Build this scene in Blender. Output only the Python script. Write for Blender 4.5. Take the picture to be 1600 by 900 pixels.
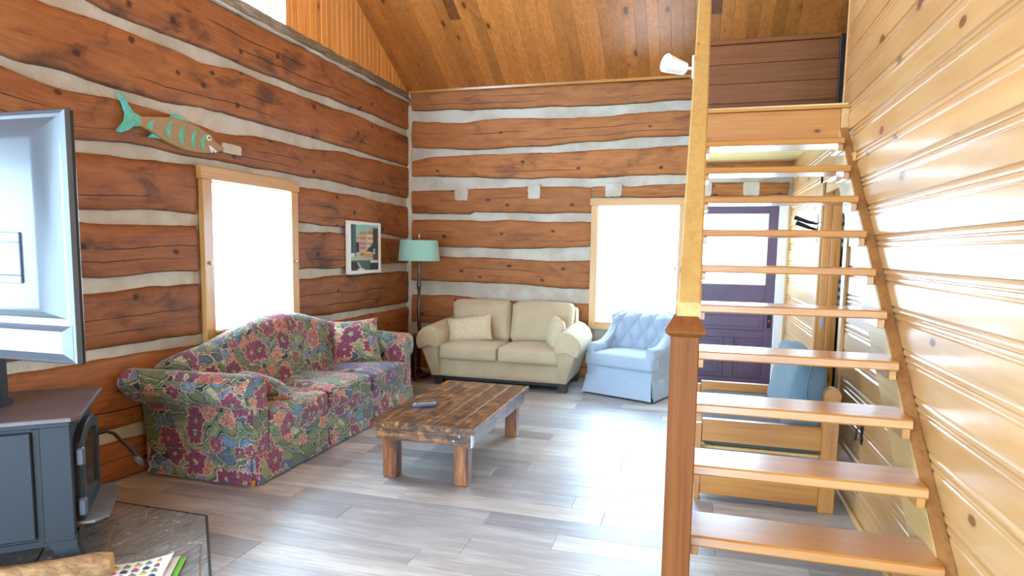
import bpy, math, random
from math import sin, cos, pi, radians, sqrt
from mathutils import Matrix, Vector, noise
random.seed(7)
S = bpy.context.scene
COL = S.collection
for o in list(bpy.data.objects): bpy.data.objects.remove(o)

# ------------------------------------------------------------------ camera
RIGHT = Vector((0.96064, 0.27737, 0.01522)); DOWN = Vector((0.04199, -0.09083, -0.99498)); FWD = Vector((-0.27460, 0.95646, -0.09890))
cam = bpy.data.cameras.new('camera'); camo = bpy.data.objects.new('camera', cam); COL.objects.link(camo)
M4 = Matrix.Identity(4)
for i in range(3):
    M4[i][0] = RIGHT[i]; M4[i][1] = -DOWN[i]; M4[i][2] = -FWD[i]
M4[0][3], M4[1][3], M4[2][3] = 0, 0, 1.5
camo.matrix_world = M4
cam.sensor_width = 36; cam.lens = 22.5; cam.shift_y = 0.025; cam.clip_start = .05
S.camera = camo
# ------------------------------------------------------------------ world, light, exposure
w = bpy.data.worlds.new('overcast_sky'); S.world = w; w.use_nodes = True
bg = w.node_tree.nodes['Background']; bg.inputs[0].default_value = (.69, 1.0, 1.31, 1); bg.inputs[1].default_value = 9.0
S.view_settings.view_transform = 'Standard'; S.view_settings.look = 'None'; S.view_settings.gamma = 1
S.view_settings.use_curve_mapping = False
S.view_settings.exposure = 1.42
def portal(loc, rot, sx, sy):
    l = bpy.data.lights.new('window_daylight', 'AREA'); l.shape = 'RECTANGLE'; l.size = sx; l.size_y = sy
    l.cycles.is_portal = True
    o = bpy.data.objects.new('window_daylight', l); COL.objects.link(o); o.location = loc; o.rotation_euler = rot
XL, XR, YB, YR = -3.47, .925, 7.4, -2.6        # wall faces
portal((-3.62, 4.45, 1.42), (0, -pi/2, 0), 1.15, 1.0)
portal((-3.62, 3.7, 4.15), (0, -pi/2, 0), 1.5, 2.5)
portal((-3.62, -.35, 1.35), (0, -pi/2, 0), 1.5, 2.1)
portal((-.66, 7.56, 1.35), (-pi/2, 0, 0), .92, 1.4)
portal((.37, 7.56, 1.545), (-pi/2, 0, 0), .72, .8)
portal((-1.25, -2.76, 1.3), (pi/2, 0, 0), 3.5, 2.4)  # portal of the unseen rear opening, added to bring daylight in

# ------------------------------------------------------------------ material helpers
def lin(c):
    r = []
    for v in c:
        v = v/255
        r.append(v/12.92 if v <= .04045 else ((v+.055)/1.055)**2.4)
    return (*r, 1)
def woodc(c, k=.34, g=.82):
    l = lin(c); y = .3*l[0]+.6*l[1]+.1*l[2]
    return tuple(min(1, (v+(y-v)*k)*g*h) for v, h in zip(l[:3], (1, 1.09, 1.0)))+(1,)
class NT:
    def __init__(s, name):
        s.m = bpy.data.materials.new(name); s.m.use_nodes = True; s.t = s.m.node_tree
        s.b = s.t.nodes['Principled BSDF']
    def n(s, typ, ins=None, **props):
        nd = s.t.nodes.new('ShaderNode'+typ)
        for k, v in props.items(): setattr(nd, k, v)
        for k, v in (ins or {}).items(): s.set(nd.inputs[k], v)
        return nd
    def set(s, sock, v):
        if isinstance(v, bpy.types.NodeSocket): s.t.links.new(v, sock)
        else: sock.default_value = v
    def m_(s, op, a, b=0.0, c=0.0, clamp=False):
        nd = s.n('Math', {0: a, 1: b, 2: c}, operation=op); nd.use_clamp = clamp; return nd.outputs[0]
    def v_(s, op, a, b=(0, 0, 0), out=0):
        nd = s.n('VectorMath', {0: a, 1: b}, operation=op); return nd.outputs[out]
    def mix(s, f, a, b, bt='MIX'):
        nd = s.n('Mix', data_type='RGBA', blend_type=bt)
        s.set(nd.inputs[0], f); s.set(nd.inputs[6], a); s.set(nd.inputs[7], b); return nd.outputs[2]
    def ramp(s, f, stops, interp='LINEAR'):
        nd = s.n('ValToRGB', {0: f}); cr = nd.color_ramp; cr.interpolation = interp
        while len(cr.elements) < len(stops): cr.elements.new(.5)
        for e, (p, c) in zip(cr.elements, stops): e.position = p; e.color = lin(c) if len(c) == 3 else c
        return nd.outputs[0]
    def noise(s, vec, scale=5, detail=4, rough=.55, dist=0.0, out=0):
        return s.n('TexNoise', {'Vector': vec, 'Scale': scale, 'Detail': detail, 'Roughness': rough, 'Distortion': dist}).outputs[out]
    def sstep(s, x, a, b):
        nd = s.n('MapRange', {0: x, 1: a, 2: b, 3: 0.0, 4: 1.0}, interpolation_type='SMOOTHSTEP'); return nd.outputs[0]
    def coords(s, scale=(1, 1, 1), rnd=True, uv=False):
        tc = s.n('TexCoord'); v = tc.outputs['UV' if uv else 'Object']
        if rnd:
            r = s.n('ObjectInfo').outputs['Random']
            off = s.n('CombineXYZ', {0: s.m_('MULTIPLY', r, 37.0), 1: s.m_('MULTIPLY', r, 91.0), 2: s.m_('MULTIPLY', r, 53.0)}).outputs[0]
            v = s.v_('ADD', v, off)
        return s.v_('MULTIPLY', v, scale)
    def rnd(s): return s.n('ObjectInfo').outputs['Random']
    def fin(s, color=None, rough=.5, bump=None, bs=.3, bd=.01, metal=0, coat=0, coatr=.15, spec=.5, sheen=0):
        if color is not None: s.set(s.b.inputs['Base Color'], color)
        s.set(s.b.inputs['Roughness'], rough); s.set(s.b.inputs['Metallic'], metal)
        s.b.inputs['Coat Weight'].default_value = coat; s.b.inputs['Coat Roughness'].default_value = coatr
        s.b.inputs['Specular IOR Level'].default_value = spec; s.b.inputs['Sheen Weight'].default_value = sheen
        if bump is not None:
            bn = s.n('Bump', {'Height': bump, 'Strength': bs, 'Distance': bd}); s.set(s.b.inputs['Normal'], bn.outputs[0])
        return s.m
def plain(name, c, rough=.5, metal=0, coat=0, spec=.5, var=.12, vs=8, bs=0):
    t = NT(name); n_ = t.noise(t.coords(), vs, 4)
    c = lin(c); d = tuple(x*(1-var*1.6) for x in c[:3])+(1,); l = tuple(min(1, x*(1+var)) for x in c[:3])+(1,)
    return t.fin(t.mix(n_, d, l), rough, n_ if bs else None, bs or .1, .004, metal, coat, .15, spec)
def wood(name, dark, mid, light, axis, rough=.45, coat=0, coatr=.2, knots=1.0, vary=.25, across=26., along=1.3, kscale=2.2, bump=.12, blotch=.5, kcol=(70, 34, 16), desat=.0, gain=.80, spec=.5, kflat=None):
    """axis: 0,1,2 = grain direction in object space"""
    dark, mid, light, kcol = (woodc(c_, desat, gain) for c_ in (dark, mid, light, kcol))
    t = NT(name)
    sc = [1., 1., 1.]; sc[axis] = along/across
    v = t.coords(tuple(sc))
    g = t.noise(v, across, 5, .6, .6)
    g2 = t.noise(v, across*3.1, 3, .5)
    b = t.noise(v, across*.17, 3, .5)
    f = t.m_('ADD', t.m_('MULTIPLY', g, .7), t.m_('MULTIPLY', g2, .3))
    col = t.ramp(f, [(.28, dark), (.5, mid), (.72, light)])
    col = t.mix(t.m_('MULTIPLY', t.sstep(b, .5, .72), blotch), col, dark)
    # per-piece tone
    r = t.rnd(); br = t.m_('ADD', 1-vary, t.m_('MULTIPLY', r, 2*vary))
    col = t.mix(1.0, col, t.n('CombineColor', {0: br, 1: br, 2: br}).outputs[0], 'MULTIPLY')
    hgt = f
    if knots:
        sk = [1., 1., 1.]; sk[axis] = .55
        kv = t.coords(tuple(sk))
        if kflat is not None:
            sx = t.n('SeparateXYZ', {0: kv}); oa = [q for q in range(3) if q != kflat]
            kv = t.n('CombineXYZ', {0: sx.outputs[oa[0]], 1: sx.outputs[oa[1]]}).outputs[0]
        vv = t.n('TexVoronoi', {'Vector': kv, 'Scale': kscale, 'Randomness': 1.0}, voronoi_dimensions='3D' if kflat is None else '2D')
        d = t.m_('ADD', vv.outputs['Distance'], t.m_('MULTIPLY', t.m_('SUBTRACT', b, .5), .06))
        sep = t.n('SeparateColor', {0: vv.outputs['Color']}); on = t.m_('GREATER_THAN', sep.outputs[0], 1-(.62 if kflat is None else .5)*knots)
        sz = t.m_('ADD', .035, t.m_('MULTIPLY', sep.outputs[1], .05))
        k = t.m_('MULTIPLY', t.m_('SUBTRACT', 1.0, t.sstep(t.m_('DIVIDE', d, sz), .55, 1.1)), on)
        halo = t.m_('MULTIPLY', t.m_('SUBTRACT', 1.0, t.sstep(t.m_('DIVIDE', d, sz), .8, 3.2)), t.m_('MULTIPLY', on, .45))
        col = t.mix(halo, col, dark); col = t.mix(t.m_('MULTIPLY', k, .85), col, kcol)
        hgt = t.m_('SUBTRACT', f, t.m_('MULTIPLY', k, .5))
    return t.fin(col, rough, hgt, bump, .006, 0, coat, coatr, spec)
def log_material(name, dark, mid, light, stain, stain_amt):
    dark, mid, light, stain = (woodc(c_, .0, .78) for c_ in (dark, mid, light, stain))
    t = NT(name)
    tc = t.n('TexCoord'); uv = tc.outputs['UV']; r = t.rnd()
    off = t.n('CombineXYZ', {0: t.m_('MULTIPLY', r, 61.0), 1: t.m_('MULTIPLY', r, 23.0), 2: t.m_('MULTIPLY', r, 7.0)}).outputs[0]
    p = t.v_('ADD', uv, off)                        # u metres along, v across -1..1 (about .17 m)
    pm = t.v_('MULTIPLY', p, (1, .17, 1))
    g = t.noise(t.v_('MULTIPLY', pm, (.07, 1, 1)), 60, 5, .6, .4)
    f2 = t.noise(t.v_('MULTIPLY', pm, (.35, 1, 1)), 9, 5, .6, .3)
    col = t.ramp(t.m_('ADD', t.m_('MULTIPLY', g, .42), t.m_('MULTIPLY', f2, .58)), [(.22, dark), (.5, mid), (.78, light)])
    # hewing marks and dark weather stains
    st = t.noise(t.v_('MULTIPLY', pm, (.5, 1, 1)), 4.0, 5, .62, .5)
    col = t.mix(t.m_('MULTIPLY', t.sstep(st, .52, .70), stain_amt), col, stain)
    st2 = t.noise(t.v_('MULTIPLY', pm, (.16, 1, 1)), 26, 4, .6, .2)
    col = t.mix(t.m_('MULTIPLY', t.m_('MULTIPLY', t.sstep(st2, .60, .72), t.sstep(st, .40, .6)), .6), col, lin((45, 27, 20)))
    # knots
    vo = t.n('TexVoronoi', {'Vector': t.v_('MULTIPLY', pm, (.8, 1, 1)), 'Scale': 3.6}, voronoi_dimensions='2D'); sep = t.n('SeparateColor', {0: vo.outputs['Color']})
    d = t.m_('ADD', vo.outputs['Distance'], t.m_('MULTIPLY', t.m_('SUBTRACT', f2, .5), .10))
    k = t.m_('MULTIPLY', t.m_('SUBTRACT', 1.0, t.sstep(d, .04, .10)), t.m_('GREATER_THAN', sep.outputs[0], .55))
    col = t.mix(t.m_('MULTIPLY', k, .85), col, lin((52, 28, 18)))
    # drying checks: two wandering long cracks
    su = t.n('SeparateXYZ', {0: p}); u = su.outputs[0]; sv = t.n('SeparateXYZ', {0: uv}).outputs[1]
    ck = None
    for i, (c0, amp) in enumerate(((.12, .28), (-.45, .2))):
        wob = t.noise(t.n('CombineXYZ', {0: u, 1: 3.7+9*i, 2: t.m_('MULTIPLY', r, 50)}).outputs[0], .9, 4, .6)
        gate = t.noise(t.n('CombineXYZ', {0: u, 1: 17.+i*5, 2: t.m_('MULTIPLY', r, 33)}).outputs[0], .8, 2, .5)
        e = t.m_('ABSOLUTE', t.m_('SUBTRACT', sv, t.m_('ADD', c0, t.m_('MULTIPLY', t.m_('SUBTRACT', wob, .5), amp*2))))
        wd = t.m_('MULTIPLY', t.sstep(gate, .46, .58), .022)
        c = t.m_('LESS_THAN', e, wd); ck = c if ck is None else t.m_('MAXIMUM', ck, c)
    col = t.mix(t.m_('MULTIPLY', ck, .85), col, lin((38, 20, 13)))
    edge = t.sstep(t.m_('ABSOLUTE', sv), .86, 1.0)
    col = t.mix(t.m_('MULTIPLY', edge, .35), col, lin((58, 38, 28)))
    br = t.m_('ADD', .85, t.m_('MULTIPLY', r, .3))
    col = t.mix(1.0, col, t.n('CombineColor', {0: br, 1: br, 2: br}).outputs[0], 'MULTIPLY')
    h = t.m_('SUBTRACT', t.m_('ADD', t.m_('MULTIPLY', g, .4), f2), t.m_('ADD', ck, t.m_('MULTIPLY', k, .3)))
    return t.fin(col, .62, h, .45, .012, spec=.35)
MAT = {}
MAT['log_left'] = log_material('log_left', (118, 62, 34), (168, 98, 56), (196, 126, 76), (70, 44, 36), .7)
MAT['log_back'] = log_material('log_back', (130, 72, 38), (182, 108, 58), (204, 132, 76), (88, 50, 32), .55)
def chink_mat():
    t = NT('chinking'); v = t.coords((1, 1, 1), False)
    a = t.noise(v, 3, 4, .6); b = t.noise(v, 60, 4, .65)
    col = t.mix(t.sstep(a, .35, .65), lin((186, 174, 156)), lin((208, 200, 186)))
    col = t.mix(t.m_('MULTIPLY', b, .25), col, lin((150, 138, 122)))
    return t.fin(col, .9, t.m_('ADD', b, t.m_('MULTIPLY', a, 2)), .5, .012, spec=.2)
MAT['chink'] = chink_mat()
MAT['sill'] = wood('weathered_plate', (74, 62, 54), (126, 106, 90), (186, 168, 150), 1, .85, knots=.3, bump=.5, across=60., along=4., gain=1.0)
MAT['ceil'] = wood('ceiling_pine', (154, 86, 38), (188, 110, 52), (206, 130, 68), 1, .38, .25, .3, .9, .22, 30, 1.2, 3.2, .1, .35, (86, 40, 18), gain=.92, kflat=2)
MAT['ceil_dark'] = wood('ceiling_heartwood', (96, 48, 22), (124, 66, 30), (146, 84, 42), 1, .45, .1, .3, .5, .1)
MAT['gable'] = wood('gable_pine', (176, 104, 46), (206, 132, 64), (220, 152, 84), 2, .4, .15, .3, .8, .12, 30, 1.2, 3.0, .1, .3, (96, 46, 20), gain=1.2, kflat=0)
MAT['pine'] = wood('varnished_pine', (208, 142, 82), (222, 160, 102), (230, 174, 118), 1, .36, .5, .17, 1.0, .07, 9, .7, 2.5, .05, .45, (112, 56, 24), desat=.04, gain=.84, kflat=0)
MAT['trim'] = wood('window_casing_pine', (196, 128, 66), (222, 158, 92), (234, 178, 114), 2, .4, .25, .2, .9, .06, 24, 1.0, 3.0)
MAT['trimy'] = wood('casing_pine_y', (196, 128, 66), (222, 158, 92), (234, 178, 114), 1, .4, .25, .2, .9, .06, 24, 1.0, 3.0)
MAT['trimx'] = wood('casing_pine_x', (196, 128, 66), (222, 158, 92), (234, 178, 114), 0, .4, .25, .2, .9, .06, 24, 1.0, 3.0)
MAT['stairx'] = wood('stair_pine_x', (180, 106, 42), (202, 130, 56), (216, 150, 72), 0, .34, .85, .26, .8, .08, 22, 1.0, 2.4, .06, .4, (92, 44, 18), kflat=2)
MAT['headx'] = wood('header_pine', (184, 106, 42), (206, 130, 56), (220, 150, 72), 0, .42, .25, .25, .9, .08, 22, 1.0, 3.6, .06, .4, (92, 44, 18), kflat=1)
MAT['stairz'] = wood('stair_pine_z', (178, 104, 48), (204, 130, 64), (218, 150, 80), 2, .36, .4, .2, .9, .06, 22, 1.0, 2.8, .06, .4, (92, 44, 18))
MAT['newel'] = wood('newel_fir', (116, 58, 22), (138, 74, 30), (152, 88, 40), 2, .6, 0, .25, .4, .05, 34, .8, 3.0, gain=.72, spec=.2)
MAT['railz'] = wood('rail_pine', (206, 148, 80), (222, 170, 98), (230, 184, 114), 1, .6, .0, .2, 1.0, .05, 22, 1.0, 6.5, .06, .4, (122, 66, 26), gain=.68, kflat=2)
MAT['striny'] = wood('stringer_pine', (206, 150, 88), (226, 174, 112), (236, 194, 140), 1, .5, .2, .2, .8, .05)
MAT['stripy'] = wood('stringer_cap', (136, 84, 44), (160, 104, 58), (176, 122, 74), 1, .4, .2, .2, .4, .05)
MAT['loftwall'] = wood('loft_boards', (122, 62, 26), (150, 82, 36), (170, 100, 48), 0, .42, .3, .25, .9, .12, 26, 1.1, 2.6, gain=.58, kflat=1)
MAT['underside'] = plain('loft_underside', (226, 206, 140), .3, coat=.4, var=.06)
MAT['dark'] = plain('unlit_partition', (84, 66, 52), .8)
MAT['white'] = plain('white_paint', (232, 230, 226), .5, var=.04)
MAT['plaster'] = plain('plain_plaster', (205, 196, 182), .85, var=.05)
def floor_mat():
    t = NT('vinyl_plank'); v = t.coords((.06, 1, 1)); r = t.rnd()
    g = t.noise(v, 70, 6, .65, .5); b = t.noise(t.coords((.16, 1, 1)), 12, 4, .6, .6)
    tone = t.ramp(r, [(0, (132, 128, 132)), (.22, (172, 168, 168)), (.45, (190, 184, 176)), (.62, (154, 152, 158)), (.8, (212, 206, 198)), (1, (168, 156, 148))])
    f = t.m_('ADD', t.m_('MULTIPLY', g, .5), t.m_('MULTIPLY', b, .5))
    col = t.mix(t.sstep(f, .40, .62), t.mix(.45, tone, lin((84, 80, 84))), tone)
    col = t.mix(t.m_('MULTIPLY', t.sstep(b, .55, .75), .35), col, lin((218, 212, 204)))
    t.b.inputs['Coat IOR'].default_value = 1.75
    return t.fin(col, t.m_('ADD', .47, t.m_('MULTIPLY', f, .12)), f, .10, .003, coat=1.0, coatr=.42, spec=.8)
MAT['floor'] = floor_mat()
def glass_mat():
    t = NT('window_glass'); t.t.nodes.remove(t.b)
    tr = t.n('BsdfTransparent', {0: (.97, .985, .98, 1)}); gl = t.n('BsdfGlossy', {'Color': (1, 1, 1, 1), 'Roughness': .02})
    mx = t.n('MixShader', {0: .06, 1: tr.outputs[0], 2: gl.outputs[0]})
    t.t.links.new(mx.outputs[0], t.t.nodes['Material Output'].inputs[0]); return t.m
MAT['glass'] = glass_mat()
def floral_mat(name, shift=0.0, worn=False):
    t = NT(name); tc = t.n('TexCoord'); v0 = t.v_('ADD', tc.outputs['UV'], (shift, shift*.7, 0))
    warp = t.n('TexNoise', {'Vector': v0, 'Scale': 9.0, 'Detail': 3.0}).outputs['Color']
    v = t.v_('ADD', v0, t.v_('MULTIPLY', t.v_('SUBTRACT', warp, (.5, .5, .5)), (.10, .10, 0)))
    vein = t.noise(v, 90, 3, .6)
    col = lin((40, 44, 62))
    for i, (sx, sy, ang, sc) in enumerate(((1, .5, .6, 15.0), (.5, 1, .3, 13.0))):
        lvv = t.v_('MULTIPLY', t.n('VectorRotate', {'Vector': t.v_('ADD', v, (2.1*i, 1.3*i, 0)), 'Angle': ang}, rotation_type='Z_AXIS').outputs[0], (sx, sy, 0))
        lv = t.n('TexVoronoi', {'Vector': lvv, 'Scale': sc, 'Randomness': 1.0}, voronoi_dimensions='2D')
        cs = t.n('SeparateColor', {0: lv.outputs['Color']}); d = lv.outputs['Distance']
        leaf = t.ramp(cs.outputs[0], [(0, (112, 120, 82)), (.18, (146, 150, 108)), (.34, (98, 110, 74)), (.48, (128, 128, 96)), (.6, (104, 136, 164)), (.70, (132, 138, 96)), (.80, (76, 96, 128)), (.9, (190, 184, 148))], 'CONSTANT')
        leaf = t.mix(t.m_('MULTIPLY', t.sstep(vein, .44, .60), .6), leaf, lin((64, 72, 62)))
        leaf = t.mix(t.sstep(d, .30, .50), leaf, lin((62, 70, 58)))
        leaf = t.mix(t.m_('MULTIPLY', t.sstep(d, .48, .52), t.m_('SUBTRACT', 1.0, t.sstep(d, .52, .56))), leaf, lin((190, 184, 150)))
        col = t.mix(t.m_('SUBTRACT', 1.0, t.sstep(d, .55, .58)), col, leaf)
    for i, (sc, ox, R, n, pal, thr) in enumerate((
        (7.6, 7.7, .36, 4, [(0, (206, 128, 104)), (.35, (150, 74, 88)), (.6, (112, 136, 160)), (.8, (214, 146, 118)), (.92, (126, 60, 84))], .46),
        (4.9, 3.3, .40, 5, [(0, (134, 56, 80)), (.3, (118, 50, 78)), (.55, (192, 108, 92)), (.72, (146, 66, 92)), (.9, (112, 72, 94))], .32))):
        vv = t.v_('ADD', v, (ox, ox*1.3, 0))
        fo = t.n('TexVoronoi', {'Vector': vv, 'Scale': sc, 'Randomness': .9}, voronoi_dimensions='2D')
        d = t.v_('MULTIPLY', t.v_('SUBTRACT', vv, fo.outputs['Position']), (sc, sc, 0))
        sp = t.n('SeparateXYZ', {0: d}); c3 = t.n('SeparateColor', {0: fo.outputs['Color']})
        r = t.v_('LENGTH', d, out=1); th = t.m_('ARCTAN2', sp.outputs[1], sp.outputs[0])
        pet = t.m_('COSINE', t.m_('ADD', t.m_('MULTIPLY', th, float(n)), t.m_('MULTIPLY', c3.outputs[1], 6.28)))
        pet2 = t.m_('COSINE', t.m_('MULTIPLY', th, float(n*3+1)))
        RR = t.m_('ADD', t.m_('ADD', R*.84, t.m_('MULTIPLY', t.m_('ABSOLUTE', t.m_('ADD', pet, .3)), R*.26)), t.m_('MULTIPLY', pet2, R*.05))
        q = t.m_('DIVIDE', r, RR); on = t.m_('GREATER_THAN', c3.outputs[2], thr)
        base = t.ramp(c3.outputs[0], pal, 'CONSTANT')
        shade = t.mix(t.m_('MULTIPLY', t.sstep(vein, .42, .60), .5), base, lin((84, 44, 64)))
        shade = t.mix(t.m_('MULTIPLY', t.m_('SUBTRACT', 1.0, t.sstep(pet, -1.0, -.5)), .6), shade, lin((82, 42, 62)))
        shade = t.mix(t.m_('MULTIPLY', t.sstep(q, .84, .95), .8), shade, lin((222, 170, 140)))
        shade = t.mix(t.m_('LESS_THAN', q, .22), shade, t.mix(t.sstep(vein, .4, .6), lin((72, 80, 72)), lin((190, 182, 136))))
        col = t.mix(t.m_('MULTIPLY', t.m_('LESS_THAN', q, 1.0), on), col, shade)
    if worn:
        wn = t.noise(v, 7, 4, .6); col = t.mix(t.m_('MULTIPLY', t.sstep(wn, .40, .60), .8), col, lin((66, 70, 112)))
    col = t.mix(.14, col, lin((84, 82, 72)))
    wv = t.noise(v0, 500, 2, .5)
    return t.fin(col, .85, wv, .25, .002, spec=.25, sheen=.2)
MAT['floral'] = floral_mat('floral_tapestry')
MAT['floral_pillow'] = floral_mat('floral_tapestry_pillow', 1.7)
MAT['floral_worn'] = floral_mat('floral_tapestry_worn', .6, True)
def fabric(name, c1, c2, scale=240, bs=.35, big=6, rough=.9, sheen=.2):
    t = NT(name); v = t.coords((1, 1, 1), False)
    a = t.noise(v, scale, 3, .6); b = t.noise(v, big, 4, .6)
    col = t.mix(t.m_('ADD', t.m_('MULTIPLY', a, .6), t.m_('MULTIPLY', b, .4)), lin(c1), lin(c2))
    return t.fin(col, rough, t.m_('ADD', a, t.m_('MULTIPLY', b, 1.5)), bs, .006, spec=.2, sheen=sheen)
MAT['beige'] = fabric('beige_chenille', (158, 138, 108), (204, 186, 154))
MAT['cream'] = fabric('cream_brocade', (166, 142, 106), (236, 220, 188), 34, .9, 90)
MAT['blue'] = fabric('pale_blue_velour', (134, 148, 166), (176, 188, 203), 160, .25, 5)
MAT['denim'] = fabric('denim', (62, 80, 94), (116, 138, 148), 160, .4, 9)
MAT['charcoal'] = fabric('charcoal_canvas', (58, 66, 70), (86, 96, 98), 160, .4)
MAT['aqua_shade'] = fabric('aqua_lampshade', (136, 178, 160), (160, 200, 182), 90, .3)
MAT['gingham'] = None
def gingham():
    t = NT('black_white_gingham'); tc = t.n('TexCoord'); sp = t.n('SeparateXYZ', {0: tc.outputs['UV']})
    a = t.m_('GREATER_THAN', t.m_('FRACT', t.m_('MULTIPLY', sp.outputs[0], 14.0)), .5)
    b = t.m_('GREATER_THAN', t.m_('FRACT', t.m_('MULTIPLY', sp.outputs[1], 14.0)), .5)
    s_ = t.m_('MULTIPLY', t.m_('ADD', a, b), .5)
    return t.fin(t.ramp(s_, [(0, (238, 238, 236)), (.4, (120, 120, 124)), (.8, (24, 24, 28))], 'CONSTANT'), .9)
MAT['gingham'] = gingham()
MAT['dkwood'] = plain('dark_mahogany', (54, 26, 22), .3, coat=.3)
MAT['blackwood'] = plain('black_stained_wood', (38, 32, 32), .4)
def table_mat(name, axis):
    t = NT(name); sc = [1., 1., 1.]; sc[axis] = .1; v = t.coords(tuple(sc)); b = t.noise(t.coords((1, 1, 1)), 9, 5, .65, .6)
    g = t.noise(v, 40, 5, .65, .4)
    col = t.ramp(t.m_('ADD', t.m_('MULTIPLY', g, .5), t.m_('MULTIPLY', b, .5)), [(.36, (38, 24, 18)), (.46, (72, 45, 26)), (.55, (124, 80, 42)), (.66, (182, 130, 76))])
    return t.fin(col, .36, g, .25, .004, coat=.35, coatr=.22)
MAT['tabley'] = table_mat('distressed_table_y', 1); MAT['tablex'] = table_mat('distressed_table_x', 0)
def leg_mat():
    t = NT('table_leg_wood'); b = t.noise(t.coords((1, 1, .35)), 9, 4, .6, .4); g = t.noise(t.coords((1, 1, .08)), 60, 4, .6)
    col = t.ramp(t.m_('ADD', t.m_('MULTIPLY', g, .35), t.m_('MULTIPLY', b, .65)), [(.36, (48, 28, 20)), (.48, (120, 68, 30)), (.64, (176, 108, 48))])
    return t.fin(col, .4, g, .2, .004, coat=.2)
MAT['legwood'] = leg_mat()
MAT['steel'] = plain('bright_steel', (200, 200, 204), .3, 1, var=.05)
MAT['stove'] = plain('charcoal_stove_paint', (33, 36, 43), .6, .1, var=.05, vs=20)
MAT['stove_top'] = plain('rust_tinged_stove_top', (104, 88, 88), .48, .35, var=.3, vs=7)
MAT['stove_dark'] = plain('stove_joint_black', (26, 27, 30), .6)
MAT['soot_glass'] = plain('soot_brown_glass', (74, 58, 46), .12, coat=.6, var=.3, vs=6)
MAT['ash'] = plain('ash_grey_plate', (128, 132, 132), .4, .6, var=.3, vs=14)
def tile_mat():
    t = NT('slate_tile'); v = t.coords((1, .2, 1)); g = t.noise(v, 40, 5, .65); b = t.noise(t.coords(), 16, 5, .7)
    col = t.ramp(g, [(.3, (88, 84, 80)), (.5, (122, 116, 110)), (.7, (152, 146, 138))])
    col = t.mix(t.m_('MULTIPLY', t.sstep(b, .60, .68), .75), col, lin((214, 210, 202)))
    return t.fin(col, .42, g, .3, .004)
MAT['tile'] = tile_mat()
MAT['grout'] = plain('pale_grout', (178, 170, 158), .9, var=.1)
MAT['edge'] = plain('hearth_edge', (40, 36, 34), .6)
MAT['tvback'] = plain('silver_grey_plastic', (72, 73, 78), .34, .15, coat=.2, var=.03)
MAT['tvdark'] = plain('dark_plastic', (24, 25, 28), .35)
MAT['tvrec'] = plain('blue_grey_plastic', (92, 104, 124), .35, .2, var=.03)
MAT['gunmetal'] = plain('gunmetal', (84, 88, 96), .5, .3)
MAT['iron'] = plain('black_iron', (26, 25, 26), .5, .4)
MAT['purple'] = plain('purple_door_paint', (74, 58, 92), .42, coat=.1, var=.06)
def door_mat():
    t = NT('chipped_purple_paint'); v = t.coords((1, 1, 1), False); b = t.noise(v, 26, 5, .7); a = t.noise(v, 4, 3)
    col = t.mix(a, lin((78, 56, 82)), lin((100, 76, 102)))
    col = t.mix(t.sstep(b, .715, .735), col, lin((206, 200, 210)))
    return t.fin(col, .42, spec=.5)
MAT['purple'] = door_mat()
MAT['red'] = plain('red_enamel', (190, 40, 36), .4)
MAT['fishtan'] = plain('tan_painted_wood', (166, 134, 92), .7, var=.2, vs=40)
def aqua():
    t = NT('aqua_green_paint'); b = t.noise(t.coords(), 30, 4, .6)
    return t.fin(t.mix(t.sstep(b, .4, .6), lin((96, 186, 190)), lin((92, 172, 124))), .6)
MAT['aqua'] = aqua()
MAT['eye'] = plain('black_dot', (20, 20, 20), .5)
MAT['bark'] = plain('split_firewood', (186, 128, 84), .85, var=.35, vs=16, bs=.6)
MAT['bark'] = wood('split_firewood', (104, 66, 40), (164, 114, 74), (206, 162, 118), 0, .85, knots=.4, across=30., along=4., bump=.8, gain=.75)
MAT['cutwood'] = plain('cut_wood_end', (206, 158, 108), .8, var=.2, vs=40)
MAT['bulb'] = plain('frosted_lamp_face', (250, 248, 244), .3, var=.01)

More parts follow.
